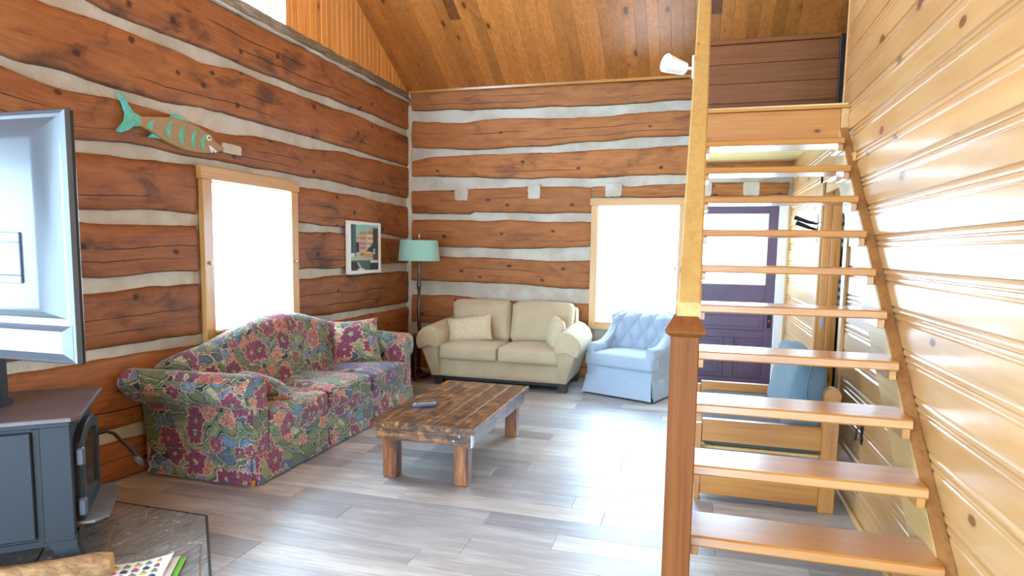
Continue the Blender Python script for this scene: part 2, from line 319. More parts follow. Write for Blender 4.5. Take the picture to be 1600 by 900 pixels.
# ------------------------------------------------------------------ geometry helpers
class G:
    def __init__(s): s.v = []; s.f = []; s.mi = []; s.cur = 0
    def add(s, vs, fs):
        b = len(s.v); s.v += [tuple(p) for p in vs]
        for f in fs: s.f.append(tuple(b+i for i in f)); s.mi.append(s.cur)
        return s
    def box(s, x0, x1, y0, y1, z0, z1, b=.004):
        cx, cy, cz = (x0+x1)/2, (y0+y1)/2, (z0+z1)/2; hx, hy, hz = abs(x1-x0)/2, abs(y1-y0)/2, abs(z1-z0)/2
        b = min(b, hx*.49, hy*.49, hz*.49)
        idx = {}; vs = []
        for sx in (-1, 1):
            for sy in (-1, 1):
                for sz in (-1, 1):
                    for a in range(3):
                        p = [sx*(hx-b), sy*(hy-b), sz*(hz-b)]; p[a] = (sx*hx, sy*hy, sz*hz)[a]
                        idx[(sx, sy, sz, a)] = len(vs); vs.append((cx+p[0], cy+p[1], cz+p[2]))
        fs = []
        for a in range(3):
            o = [i for i in range(3) if i != a]
            for sg in (-1, 1):
                q = []
                for p1, p2 in ((-1, -1), (1, -1), (1, 1), (-1, 1)):
                    c = [0, 0, 0]; c[a] = sg; c[o[0]] = p1; c[o[1]] = p2; q.append(idx[(*c, a)])
                fs.append(q)
        for a in range(3):
            o = [i for i in range(3) if i != a]
            for s1 in (-1, 1):
                for s2 in (-1, 1):
                    q = []
                    for sa, ax in ((-1, o[0]), (1, o[0]), (1, o[1]), (-1, o[1])):
                        c = [0, 0, 0]; c[a] = sa; c[o[0]] = s1; c[o[1]] = s2; q.append(idx[(*c, ax)])
                    fs.append(q)
        for sx in (-1, 1):
            for sy in (-1, 1):
                for sz in (-1, 1): fs.append([idx[(sx, sy, sz, a)] for a in range(3)])
        c0 = Vector((cx, cy, cz)); out = []
        for f in fs:
            pts = [Vector(vs[i]) for i in f]; n = (pts[1]-pts[0]).cross(pts[2]-pts[0]); m = sum(pts, Vector())/len(pts)
            out.append(list(reversed(f)) if n.dot(m-c0) < 0 else f)
        return s.add(vs, out)
    def loft(s, loops, cap=True, closed=True):
        n = len(loops[0]); vs = [p for l in loops for p in l]; fs = []
        for i in range(len(loops)-1):
            for j in range(n if closed else n-1):
                k = (j+1) % n; fs.append((i*n+j, i*n+k, (i+1)*n+k, (i+1)*n+j))
        if cap and closed:
            fs.append(tuple(reversed(range(n)))); fs.append(tuple((len(loops)-1)*n+j for j in range(n)))
        return s.add(vs, fs)
    def prism(s, poly, axis, a, b, bev=0.0):
        """poly of 2D points in the two other axes (cyclic order), extruded on axis a..b"""
        cx = sum(p[0] for p in poly)/len(poly); cy = sum(p[1] for p in poly)/len(poly)
        def mk(p, t):
            return {0: (t, p[0], p[1]), 1: (p[0], t, p[1]), 2: (p[0], p[1], t)}[axis]
        sg = 1 if b > a else -1
        def shr(p):
            d = sqrt((p[0]-cx)**2+(p[1]-cy)**2) or 1; k = max(0, 1-bev/d); return (cx+(p[0]-cx)*k, cy+(p[1]-cy)*k)
        if bev: loops = [[mk(shr(p), a) for p in poly], [mk(p, a+sg*bev) for p in poly], [mk(p, b-sg*bev) for p in poly], [mk(shr(p), b) for p in poly]]
        else: loops = [[mk(p, a) for p in poly], [mk(p, b) for p in poly]]
        return s.loft(loops)
    def lathe(s, prof, c=(0, 0), n=24, cap=True):
        loops = [[(c[0]+r*cos(2*pi*j/n), c[1]+r*sin(2*pi*j/n), z) for j in range(n)] for r, z in prof]
        return s.loft(loops, cap)
    def tube(s, pts, rad, n=10):
        pts = [Vector(p) for p in pts]; rad = rad if isinstance(rad, (list, tuple)) else [rad]*len(pts)
        loops = []; prev = None
        for i, p in enumerate(pts):
            t = (pts[min(i+1, len(pts)-1)]-pts[max(i-1, 0)]).normalized()
            if prev is None: u = t.orthogonal().normalized()
            else: u = (prev - t*prev.dot(t)).normalized()
            prev = u; v = t.cross(u)
            loops.append([tuple(p+u*(rad[i]*cos(2*pi*j/n))+v*(rad[i]*sin(2*pi*j/n))) for j in range(n)])
        return s.loft(loops)
    def sphere(s, c, r, n=10, sq=(1, 1, 1)):
        loops = []
        for i in range(n+1):
            a = pi*i/n; rr = max(1e-4, sin(a))
            loops.append([(c[0]+r*sq[0]*rr*cos(2*pi*j/(2*n)), c[1]+r*sq[1]*rr*sin(2*pi*j/(2*n)), c[2]-r*sq[2]*cos(a)) for j in range(2*n)])
        return s.loft(loops, False)
    def rbox(s, c, h, r, n=8, crown=(0, 0, 0), fn=None):
        """soft cushion: centre, half sizes, edge radius, crowned faces"""
        V = {}; vs = []; fs = []
        def vid(p):
            k = tuple(round(x, 5) for x in p)
            if k not in V: V[k] = len(vs); vs.append(p)
            return V[k]
        for a in range(3):
            o = [(a+1) % 3, (a+2) % 3]
            for sg in (-1, 1):
                for i in range(n):
                    for j in range(n):
                        q = []
                        for di, dj in ((0, 0), (1, 0), (1, 1), (0, 1)):
                            p = [0, 0, 0]; p[a] = sg
                            p[o[0]] = sin(((i+di)/n*2-1)*pi/2*.92)/sin(pi/2*.92); p[o[1]] = sin(((j+dj)/n*2-1)*pi/2*.92)/sin(pi/2*.92); q.append(vid(tuple(p)))
                        fs.append(q if sg > 0 else q[::-1])
        out = []
        for p in vs:
            q = []
            inner = [h[k]-r for k in range(3)]
            full = [p[k]*h[k] for k in range(3)]
            cl = [max(-inner[k], min(inner[k], full[k])) for k in range(3)]
            d = Vector([full[k]-cl[k] for k in range(3)])
            if d.length > 1e-9:
                # radius falloff
                d = d.normalized()*r if d.length > r else d.normalized()*r*max(abs(p[0]) >= .9999, abs(p[1]) >= .9999, abs(p[2]) >= .9999)
            pt = [cl[k]+d[k] for k in range(3)]
            for k in range(3):
                o0, o1 = (k+1) % 3, (k+2) % 3
                pt[k] += crown[k]*p[k]*(1-p[o0]**2)*(1-p[o1]**2) if abs(p[k]) > .3 else 0
            pt = Vector((c[0]+pt[0], c[1]+pt[1], c[2]+pt[2]))
            if fn: pt = Vector(fn(pt, p))
            out.append(tuple(pt))
        return s.add(out, fs)
    def pillow(s, w, h, t, n=14, M=None, ear=.08):
        """knife edge pillow in XZ plane, thickness on Y"""
        for sg in (-1, 1):
            vs = []; fs = []
            for i in range(n+1):
                for j in range(n+1):
                    u = -1+2*i/n; v = -1+2*j/n
                    th = t/2*((1-u**4)*(1-v**4))**.6
                    pin = 1-ear*(1-abs(v)**2)*abs(u)**2; pin2 = 1-ear*(1-abs(u)**2)*abs(v)**2
                    wr = .06*t*noise.noise(Vector((u*3, v*3, sg*4.)))*(1-u*u)*(1-v*v)
                    p = Vector((u*w/2*pin, sg*(th+wr), v*h/2*pin2)); vs.append(tuple(M @ p) if M else tuple(p))
            for i in range(n):
                for j in range(n):
                    q = (i*(n+1)+j, (i+1)*(n+1)+j, (i+1)*(n+1)+j+1, i*(n+1)+j+1); fs.append(q if sg < 0 else q[::-1])
            s.add(vs, fs)
        return s
    def mesh(s, name, uv=None, smooth=35):
        me = bpy.data.meshes.new(name); me.from_pydata(s.v, [], s.f); me.update()
        if smooth:
            me.polygons.foreach_set('use_smooth', [True]*len(me.polygons)); me.set_sharp_from_angle(angle=radians(smooth))
        if uv:
            L = me.uv_layers.new(name='UVMap')
            for p in me.polygons:
                n = p.normal; a = max(range(3), key=lambda k: abs(n[k]))
                for li in p.loop_indices:
                    co = me.vertices[me.loops[li].vertex_index].co
                    L.data[li].uv = uv(co, a) if callable(uv) else {0: (co.y, co.z), 1: (co.x+.37, co.z+.21), 2: (co.x+.11, co.y)}[a]
        return me
def link(name, me, mat, parent=None, local=False):
    o = bpy.data.objects.new(name, me); COL.objects.link(o)
    if mat is not None and not me.materials:
        for m in (mat if isinstance(mat, list) else [mat]): me.materials.append(MAT[m])
    if parent is not None:
        o.parent = parent
        if not local:
            pm = parent.matrix_basis.copy()
            if parent.parent: pm = parent.parent.matrix_basis @ parent.matrix_parent_inverse @ pm
            o.matrix_parent_inverse = pm.inverted()
    return o
def part(name, g, mat, parent=None, local=False, uv=None, smooth=35):
    me = g.mesh(name, uv, smooth); o = link(name, me, mat, parent, local)
    if isinstance(mat, list): me.polygons.foreach_set('material_index', g.mi)
    return o
def tag(o, label=None, cat=None, group=None, kind=None):
    for k, v in (('label', label), ('category', cat), ('group', group), ('kind', kind)):
        if v: o[k] = v
    return o
def thing(name, label, cat, loc=(0, 0, 0), rz=0, group=None, kind=None):
    o = bpy.data.objects.new(name, None); COL.objects.link(o); o.location = loc; o.rotation_euler = (0, 0, rz); o.empty_display_size = .1
    return tag(o, label, cat, group, kind)
def lerp(pts, x):
    if x <= pts[0][0]: return pts[0][1]
    for (a, b), (c, d) in zip(pts, pts[1:]):
        if x <= c: return b+(d-b)*(x-a)/(c-a)
    return pts[-1][1]
def shift_part(o, uvoff): pass

# ------------------------------------------------------------------ setting: floor
fl = part('floor', G().box(XL-.15, 2.7, YR-.15, YB+.15, -.2, -.008, 0), 'floor'); tag(fl, 'grey wood-look plank floor of the cabin room', 'floor', kind='structure')
pw, pl = .182, 1.22
rows = int((YB-YR)/pw)+1
pm_cache = {}
def plank(x0, x1, y0, y1):
    key = (round(x1-x0, 3), round(y1-y0, 3))
    if key not in pm_cache: pm_cache[key] = G().box(0, key[0], 0, key[1], -.008, 0, .0012).mesh('plank', None, 0)
    o = link('plank', pm_cache[key], 'floor', fl); o.location = (x0, y0, 0)
npl = 0
for r in range(rows):
    y1 = YB-r*pw; y0 = max(YR, y1-pw+.0015)
    x = XL-.04-random.choice((0, .2, .4, .6, .8, 1.0))
    while x < XR:
        x0 = max(XL-.04, x); x1 = min(XR+.005, x+pl-.0015); x += pl
        if x1-x0 > .05: plank(x0, x1, y0, y1); npl += 1
# ------------------------------------------------------------------ log walls
def wall_base(name, label, boxes, mat='chink'):
    g = G()
    for b in boxes: g.box(*b, b=0)
    return tag(part(name, g, mat, smooth=0), label, 'wall', kind='structure')
WLb = XL-.036
W1 = (3.97, 4.93, .85, 1.98)    # left window opening y0,y1,z0,z1
RW = (-1.4, .7, .6, 2.1)        # rear left window
wl = wall_base('wall_left', 'hewn log wall with pale chinking on the left', [
    (WLb-.13, WLb, YR-.15, YB+.2, 2.1, 3.32), (WLb-.13, WLb, YR-.15, YB+.2, -.2, .6),
    (WLb-.13, WLb, YR-.15, RW[0], .6, 2.1), (WLb-.13, WLb, RW[1], W1[0], .6, 2.1), (WLb-.13, WLb, W1[1], YB+.2, .6, 2.1),
    (WLb-.13, WLb, W1[0], W1[1], .6, W1[2]), (WLb-.13, WLb, W1[0], W1[1], W1[3], 2.1)])
YBb = YB+.036
W2 = (-1.11, -.21, .67, 2.02); DR = (-.08, .82, 0, 2.02)
wb = wall_base('wall_back', 'hewn log wall with pale chinking at the back', [
    (XL-.1, 2.7, YBb, YBb+.13, 2.02, 3.5), (XL-.1, W2[0], YBb, YBb+.13, -.2, 2.02), (W2[0], W2[1], YBb, YBb+.13, -.2, W2[2]),
    (W2[1], DR[0], YBb, YBb+.13, -.2, 2.02), (DR[1], 2.7, YBb, YBb+.13, -.2, 2.02)])
PROF = [(-1, -.6), (-.985, .35), (-.93, .78), (-.75, 1), (-.3, 1.02), (.1, 1.0), (.5, 1.02), (.78, .98), (.93, .75), (.985, .3), (1, -.6)]
def log(wall, axis, top, bot, a0, a1, mat, seed):
    n = max(6, int((a1-a0)/.07)); loops = []; uvs = []
    g = G(); m = len(PROF); vs = []; fs = []
    for i in range(n+1):
        s_ = a0+(a1-a0)*i/n
        zt = lerp(top, s_)+.018*noise.noise(Vector((s_*2.2, seed, 0)))+.008*noise.noise(Vector((s_*9, seed, 1)))
        zb = lerp(bot, s_)+.018*noise.noise(Vector((s_*2.2, seed, 5)))+.008*noise.noise(Vector((s_*9, seed, 6)))
        endk = min(1, min(i, n-i)/1.0)
        for j, (v, d) in enumerate(PROF):
            z = zb+(zt-zb)*(v+1)/2
            dd = .036*d*(.55+.45*endk)+(.011*noise.noise(Vector((s_*1.6, v*1.5, seed)))+.004*noise.noise(Vector((s_*8, v*5, seed)))) * (abs(v) < .95)
            vs.append((XL-.036+dd, s_, z) if axis == 1 else (s_, YB+.036-dd, z)); uvs.append((s_, v))
    for i in range(n):
        for j in range(m-1):
            q = (i*m+j, (i+1)*m+j, (i+1)*m+j+1, i*m+j+1); fs.append(q if axis == 1 else q[::-1])
    e0 = tuple(range(m)); e1 = tuple(n*m+j for j in range(m))
    fs.append(e0 if axis == 1 else e0[::-1]); fs.append(e1[::-1] if axis == 1 else e1)
    fs = [f[::-1] for f in fs] if axis == 1 else [f[::-1] for f in fs]
    me = bpy.data.meshes.new('log'); me.from_pydata(vs, [], fs); me.update()
    L = me.uv_layers.new(name='UVMap')
    for lp in me.loops: L.data[lp.index].uv = uvs[lp.vertex_index]
    me.polygons.foreach_set('use_smooth', [True]*len(me.polygons)); me.set_sharp_from_angle(angle=radians(50))
    return link('log', me, mat, wall)
LD = {
'L1':([(4.06,3.28),(4.96,3.29),(5.45,3.29),(7.39,3.27)],[(3.04,2.91),(3.27,2.89),(3.73,2.91),(3.97,2.91),(4.37,2.91),(5.04,2.92),(5.66,2.93),(6.42,2.95),(7.32,2.95)],[(YR,7.4)]),
'L2':([(2.77,2.81),(3.09,2.83),(3.61,2.83),(3.96,2.81),(4.37,2.85),(5.44,2.86),(6.15,2.88),(7.36,2.87)],[(2.53,2.47),(2.65,2.45),(2.87,2.47),(3.2,2.45),(3.6,2.45),(3.95,2.49),(4.67,2.5),(5.43,2.51),(7.36,2.51)],[(YR,7.4)]),
'L3':([(2.52,2.41),(2.65,2.39),(2.87,2.37),(3.2,2.38),(3.57,2.39),(4.07,2.34),(4.43,2.38),(4.84,2.39),(5.22,2.41),(5.88,2.46),(7.39,2.49)],[(2.5,2.09),(2.91,2.1),(3.43,2.13),(4.06,2.13),(5.21,2.13),(5.88,2.14),(7.39,2.12)],[(YR,7.4)]),
'L4':([(2.5,2.01),(2.9,2.03),(3.86,2.07),(5.05,2.04),(5.64,2.05),(6.41,2.04),(7.35,2.01)],[(2.48,1.68),(2.91,1.7),(3.83,1.73),(5.03,1.71),(5.8,1.7),(6.55,1.67),(7.37,1.62)],[(YR,-1.5),(.8,3.86),(5.05,7.4)]),
'L5':([(2.47,1.61),(2.92,1.62),(3.81,1.64),(5.79,1.64),(6.55,1.62),(7.28,1.6)],[(2.45,1.28),(2.92,1.29),(3.82,1.31),(5.02,1.28),(6.55,1.31),(7.37,1.32)],[(YR,-1.5),(.8,3.86),(5.05,7.4)]),
'L6':([(2.45,1.2),(3.77,1.22),(5.01,1.21),(7.37,1.22)],[(2.43,.86),(3.83,.85),(5.69,.83),(7.37,.82)],[(YR,-1.5),(.8,3.86),(5.05,7.4)]),
'L7':([(2.42,.81),(3.32,.79),(3.83,.78),(5.78,.76),(7.39,.77)],[(2.4,.37),(3.0,.34),(4.6,.33),(7.39,.37)],[(YR,-1.5),(.8,7.4)]),
'L8':([(2.39,.27),(2.99,.26),(3.3,.24),(4.59,.25),(7.39,.29)],[(2.37,0),(7.39,0)],[(YR,7.4)])}
sd = 1.3
for k, (a, b, segs) in LD.items():
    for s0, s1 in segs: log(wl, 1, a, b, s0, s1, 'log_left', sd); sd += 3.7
BD = {
'B1':([(-3.47,3.43),(-.16,3.38)],[(-3.46,3.18),(-2.71,3.16),(-1.7,3.15),(-.57,3.14),(-.41,3.16),(-.16,3.15)],[(XL,2.6)]),
'B2':([(-3.46,3.07),(-2.8,3.02),(-2.32,3.05),(-1.7,3.03),(-1.27,3.01),(-.8,3.04),(-.17,3.06)],[(-3.46,2.74),(-2.89,2.7),(-1.69,2.71),(-1.27,2.74),(-.18,2.78)],[(XL,2.6)]),
'B3':([(-3.46,2.58),(-3.17,2.63),(-1.69,2.64),(-.17,2.67)],[(-3.44,2.39),(-2.35,2.35),(-1.17,2.33),(-.78,2.36),(-.19,2.36)],[(XL,2.6)]),
'B4':([(-3.46,2.21),(-2.52,2.23),(-1.68,2.25),(-.93,2.23),(-.18,2.26)],[(-3.45,1.93),(-2.69,1.92),(-2.62,1.95),(-1.91,1.93),(-1.19,1.94)],[(XL,-1.2)]),
'B4b':([(-1.68,2.25),(-.93,2.23),(-.18,2.26)],[(-1.2,2.115),(.9,2.12)],[(-1.19,.9)]),
'B5':([(-3.48,1.85),(-2.26,1.86),(-1.74,1.84),(-1.21,1.84)],[(-3.47,1.53),(-3.09,1.53),(-2.26,1.51),(-1.2,1.55)],[(XL,-1.2)]),
'B6':([(-3.47,1.41),(-2.26,1.4),(-1.73,1.38),(-1.2,1.39)],[(-3.45,1.1),(-2.25,1.09),(-1.72,1.07),(-1.21,1.05)],[(XL,-1.2)]),
'B7':([(-3.47,.93),(-2.98,.93),(-2.5,.89),(-1.19,.89)],[(-3.47,.56),(-1.18,.61)],[(XL,-1.2)]),
'B8':([(-3.47,.42),(-1.18,.47)],[(-3.47,0),(-1.16,0)],[(XL,-1.2)])}
for k, (a, b, segs) in BD.items():
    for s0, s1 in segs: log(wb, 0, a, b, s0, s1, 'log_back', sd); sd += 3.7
def ragged(cx, cz, w, h, n=28, seed=0):
    out = []
    for i in range(n):
        a = 2*pi*i/n; e = 9
        r = 1/((abs(cos(a))**e+abs(sin(a))**e)**(1/e)); r *= 1+.10*noise.noise(Vector((cos(a)*2, sin(a)*2, seed)))
        out.append((cx+cos(a)*r*w/2, cz+sin(a)*r*h/2))
    return out
for i, (x0, x1, z0, z1) in enumerate([(-2.87, -2.70, 2.09, 2.25), (-1.95, -1.80, 2.1, 2.27), (-1.04, -.85, 2.12, 2.27), (-.02, .12, 2.12, 2.27), (.44, .61, 2.12, 2.27)]):
    part('mortar_patch', G().prism(ragged((x0+x1)/2, (z0+z1)/2, x1-x0, z1-z0, seed=i), 1, YB+.03, YB-.013, .004), 'chink', wb)
part('mortar_patch', G().prism(ragged(4.21, 2.235, .21, .075, seed=9), 0, XL-.03, XL+.012, .003), 'chink', wl)
g = G()   # corner mortar seam
zs = [i*.09 for i in range(37)]
g.loft([[(XL-.05, YB+.04, z), (XL-.05, YB-.03-.02*noise.noise(Vector((z*6, 1, 0))), z), (XL+.012+.02*noise.noise(Vector((z*5, 3, 0))), YB-.004, z), (XL+.035+.03*noise.noise(Vector((z*4, 2, 0))), YB+.04, z)] for z in zs])
part('mortar_seam', g, 'chink', wb)
# sill plate on the top of the left log wall
g = G(); n = 110
lo = []
for i in range(n+1):
    y = YR+(YB-.02-YR)*i/n; a = .016*noise.noise(Vector((y*3, 0, 9))); b = .022*noise.noise(Vector((y*8, 2, 9)))
    lo.append([(XL-.16, y, 3.28), (XL-.005+b*.6, y, 3.275+a), (XL+.012+b, y, 3.31+a), (XL-.002+a, y, 3.345+b*.6), (XL-.02+b, y, 3.40+a), (XL-.16, y, 3.41)])
part('sill_plate', g.loft(lo), 'sill', wl)
lo = []
for i in range(141):
    y = 1.0+(7.35-1.0)*i/140; a = .014*noise.noise(Vector((y*6, 4, 2))); b = max(.002, .013+.02*noise.noise(Vector((y*4, 7, 2)))); c_ = 3.283+.01*noise.noise(Vector((y*3, 9, 2)))
    lo.append([(XL-.03, y, c_-b), (XL+.016+a, y, c_-b*.8), (XL+.02+a, y, c_+b*.6), (XL-.03, y, c_+b)])
part('chinking_bead', G().loft(lo), 'chink', wl)
# ------------------------------------------------------------------ ceiling, gable
SL = .53; RY = 2.4
def zc(y): return 3.41+SL*(YB-y) if y >= RY else 3.41+SL*(YB-RY)-(RY-y)*(SL*(YB-RY)/(RY-YR))
g = G()
for ya, yb in ((YB+.15, RY), (RY, YR-.15)):
    za, zb_ = (3.41-SL*.15 if ya > YB else zc(ya)), (zc(RY) if yb == RY else 3.41-.08)
    g.loft([[(x, ya, za+.03), (x, yb, zb_+.03), (x, yb, zb_+.15), (x, ya, za+.15)] for x in (XL-.2, 2.75)])
ce = tag(part('ceiling', g, 'ceil', smooth=0), 'sloping tongue-and-groove pine ceiling', 'ceiling', kind='structure')
cwid = .118; x = XL-.06; i = 0
def cplank(x0, x1, y0, y1, mat):
    b = .009; pf = [(x0+.0005, .02), (x0+.0005, -b), (x0+b, -.002-b*.4-.004), (x1-b, -.002-b*.4-.004), (x1-.0005, -b), (x1-.0005, .02)]
    me = G().loft([[(px-x0, y-y0, zc(y)-zc(y0)+pz) for px, pz in pf] for y in (y0, y1)]).mesh('plank', None, 0)
    o = link('plank', me, mat, ce); o.location = (x0, y0, zc(y0)); return o
while x < 2.6:
    mid = x+cwid/2
    if abs(mid+2.5) < .06: cplank(x, x+cwid, 6.5, YB, 'ceil'); cplank(x, x+cwid, RY, 6.498, 'ceil_dark')
    elif abs(mid-.02) < .06: cplank(x, x+cwid, 6.68, YB, 'ceil'); cplank(x, x+cwid, RY, 6.678, 'ceil_dark')
    elif i % 3 == 1:
        j = 5.3+random.random()*1.2; cplank(x, x+cwid, j, YB, 'ceil'); cplank(x, x+cwid, RY, j-.002, 'ceil')
    else: cplank(x, x+cwid, RY, YB, 'ceil')
    x += cwid; i += 1
part('ledger_strip', G().box(XL, 2.6, YB-.025, YB+.03, 3.385, 3.435, .004), 'stairx', ce)
# left gable wall
GW = (2.9, 4.97, 3.42, 5.2)
gx = XL-.03
wg = tag(part('wall_gable', G().box(gx-.14, gx-.012, GW[1], YB+.1, 3.38, 3.5, 0), 'gable', smooth=0), 'vertical pine board gable wall above the left log wall', 'wall', kind='structure')
part('backing', G().prism([(GW[1]+.02, 3.4), (YB+.1, 3.4), (GW[1]+.02, zc(GW[1])+.06)], 0, gx-.13, gx-.012), 'gable', wg, smooth=0)
part('backing', G().prism([(GW[0]-.02, 3.4), (YR-.1, 3.4), (RY, zc(RY)+.06), (GW[0]-.02, zc(GW[0])+.06)], 0, gx-.13, gx-.012), 'gable', wg, smooth=0)
part('backing', G().prism([(GW[0]-.02, GW[3]), (GW[1]+.02, GW[3]), (GW[1]+.02, max(GW[3]+.02, zc(GW[1]))), (GW[0]-.02, zc(GW[0])+.06)], 0, gx-.13, gx-.012), 'gable', wg, smooth=0)
y = GW[1]
while y < YB-.02:
    y1 = min(y+.092, YB); b = .004
    pf = [(gx-.014, y+.0006), (gx-.006, y+.0006), (gx, y+.007), (gx, y1-.007), (gx-.006, y1-.0006), (gx-.014, y1-.0006)]
    me = G().loft([[(a, c, 3.36) for a, c in pf], [(a, c, zc(c)+.01) for a, c in pf]]).mesh('board', None, 0)
    link('board', me, 'gable', wg); y += .092
gwin = thing('window_3', 'bright upper window in the gable above the left log wall', 'window', (gx, 3.9, 3.42), kind='structure')
part('window_frame', G().box(gx-.1, gx+.01, GW[1]-.012, GW[1], 3.4, 5.2, .002), 'white', gwin)
part('window_frame', G().box(gx-.1, gx+.0, GW[0], GW[0]+.03, 3.4, 5.2, .002), 'white', gwin)
part('mullion', G().box(gx-.1, gx-.06, GW[1]-.125, GW[1]-.11, 3.4, 5.2, .002), 'trim', gwin)
part('pane', G().box(gx-.09, gx-.085, GW[0], GW[1]-.01, 3.4, 5.2, 0), 'glass', gwin)
# ------------------------------------------------------------------ windows and doors of the room
def window_casing(root, plane, axis, u0, u1, z0, z1, fw, proud, names=('trimx', 'trim')):
    """axis 0: wall x=plane; axis 1: wall y=plane. u0.. opening"""
    def bx(a0, a1, c0, c1, d0, d1, nm, mat):
        lo_, hi = sorted((d0, d1))
        g_ = G().box(lo_, hi, a0, a1, c0, c1, .003) if axis == 0 else G().box(a0, a1, lo_, hi, c0, c1, .003)
        return part(nm, g_, mat, root)
    sg = 1 if axis == 0 else -1; f = plane+sg*proud; bk = plane-sg*.02
    hm = 'trimy' if axis == 0 else 'trimx'
    bx(u0-fw-.015, u1+fw+.015, z1, z1+fw, bk, f+sg*.006, 'head_casing', hm)
    bx(u0-fw, u0, z0-fw*.9, z1, bk, f, 'side_casing', 'trim'); bx(u1, u1+fw, z0-fw*.9, z1, bk, f, 'side_casing', 'trim')
    bx(u0, u1, z0-fw*.9, z0, bk, f, 'apron', hm)
    bx(u0-.01, u1+.01, z0, z0+.02, plane-sg*.18, f+sg*.03, 'sill', hm)
    # jamb liners
    bx(u0-.012, u0+.004, z0, z1, plane-sg*.18, plane, 'jamb', 'white'); bx(u1-.004, u1+.012, z0, z1, plane-sg*.18, plane, 'jamb', 'white')
    bx(u0, u1, z1-.004, z1+.012, plane-sg*.18, plane, 'head_jamb', 'white')
    bx(u0, u1, z1-.02, z1, plane-sg*.03, plane-sg*.01, 'blind_rail', 'white')
    bx(u0, u1, z0, z1, plane-sg*.135, plane-sg*.13, 'pane', 'glass')
wn1 = thing('window_1', 'bright window with pine casing behind the floral sofa', 'window', (XL, 4.45, .85), kind='structure')
window_casing(wn1, XL, 0, W1[0], W1[1], W1[2], W1[3], .095, .025)
wn2 = thing('window_2', 'bright window with pine casing behind the blue armchair', 'window', (-.66, YB, .67), kind='structure')
window_casing(wn2, YB, 1, W2[0], W2[1], W2[2], W2[3], .082, .02)
part('stop_bead', G().box(W2[1]-.05, W2[1]-.042, YB+.0, YB+.02, W2[2], W2[3], .001), 'white', wn2)
part('blind_knob', G().sphere((-.235, YB-.01, 1.32), .018), 'trim', wn2)
for yk in (W1[0]-.045, W1[1]+.05): part('curtain_hook', G().sphere((XL+.035, yk, 1.37), .014), 'steel', wn1)
wn4 = thing('window_4', 'side window of the left wall behind the camera', 'window', (XL, -.35, .6), kind='structure')
window_casing(wn4, XL, 0, RW[0]+.01, RW[1]-.01, RW[2]+.01, RW[3]-.01, .09, .02)
# purple door
dr = thing('door_1', 'purple panelled door with big bright window, chipped paint', 'door', (.37, YB, 0), kind='structure')
dy0, dy1 = YB-.012, YB+.034     # room face, outer face
def db(nm, x0, x1, z0, z1, y0=dy0, y1=dy1, mat='purple', b=.003): return part(nm, G().box(x0, x1, y0, y1, z0, z1, b), mat, dr)
a0, a1 = DR[0]+.004, DR[1]-.004
db('stile', a0, .02, .01, 2.012); db('stile', .72, a1, .01, 2.012)
db('top_rail', .02, .72, 1.93, 2.012); db('lock_rail', .02, .72, .86, 1.16); db('mid_rail', .02, .72, .58, .665); db('bottom_rail', .02, .72, .01, .135)
db('mid_stile', .315, .425, .135, .58)
for x0, x1, z0, z1 in ((.02, .72, .665, .86), (.02, .315, .135, .58), (.425, .72, .135, .58)):
    p_ = db('door_panel', x0, x1, z0, z1, dy0+.016, dy1-.01)
    part('panel_field', G().box(x0+.045, x1-.045, dy0+.006, dy0+.02, z0+.04, z1-.04, .006), 'purple', p_)
for x0, x1, z0, z1 in ((.02, .045, 1.16, 1.93), (.695, .72, 1.16, 1.93), (.045, .695, 1.16, 1.185), (.045, .695, 1.905, 1.93)):
    db('glazing_bead', x0, x1, z0, z1, dy0+.004, dy1, 'white')
db('door_pane', .045, .695, 1.185, 1.905, YB+.012, YB+.016, 'glass', 0)
lk = db('lock_plate', .752, .792, .70, .84, dy0-.012, dy0, 'iron'); part('lock_button', G().sphere((.772, dy0-.014, .775), .014), 'red', lk)
db('weather_strip', a0, a1, .0, .03, dy0-.02, dy0+.005, 'iron')
tr = thing('trim_1', 'white painted door frame beside the purple door', 'door frame', (.4, YB, 0), kind='structure')
part('jamb', G().box(DR[1], .925, YB-.03, YB+.09, 0, 2.06, .003), 'white', tr)
part('jamb', G().box(-.125, DR[0], YB-.03, YB+.09, 0, 2.06, .003), 'white', tr)
part('head', G().box(DR[0], DR[1], YB-.03, YB+.09, 2.016, 2.075, .003), 'white', tr)
part('casing', G().box(.905, .928, YB-.075, YB-.03, 0, 2.08, .003), 'trim', tr)
# ------------------------------------------------------------------ right pine wall
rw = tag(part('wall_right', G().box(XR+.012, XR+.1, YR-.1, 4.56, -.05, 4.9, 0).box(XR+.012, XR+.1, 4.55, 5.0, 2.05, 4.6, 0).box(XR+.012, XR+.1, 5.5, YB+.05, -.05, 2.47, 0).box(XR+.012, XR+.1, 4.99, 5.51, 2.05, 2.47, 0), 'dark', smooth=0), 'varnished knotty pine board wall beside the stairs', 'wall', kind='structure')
pitch = .178; z = .88-5*pitch+.017
bprof = [(.0, .012), (.004, .0), (.110, .0), (.116, .007), (.120, .008), (.124, .001), (.132, -.001), (.140, .001), (.144, .008), (.148, .008), (.152, .001), (.160, -.001), (.168, .001), (.174, .008), (.178, .010)]
k = 0; board_cache = {}
def rboard(y0, y1, z):
    key = (round(y0, 3), round(y1, 3))
    if key not in board_cache:
        prof = [(XR+d, zz) for zz, d in bprof]+[(XR+.02, .178), (XR+.02, .0)]
        board_cache[key] = G().loft([[(x_, y_, z_) for x_, z_ in prof] for y_ in (y0, y1)]).mesh('board', None, 40)
    o = link('board', board_cache[key], 'pine', rw); o.location = (0, 0, z)
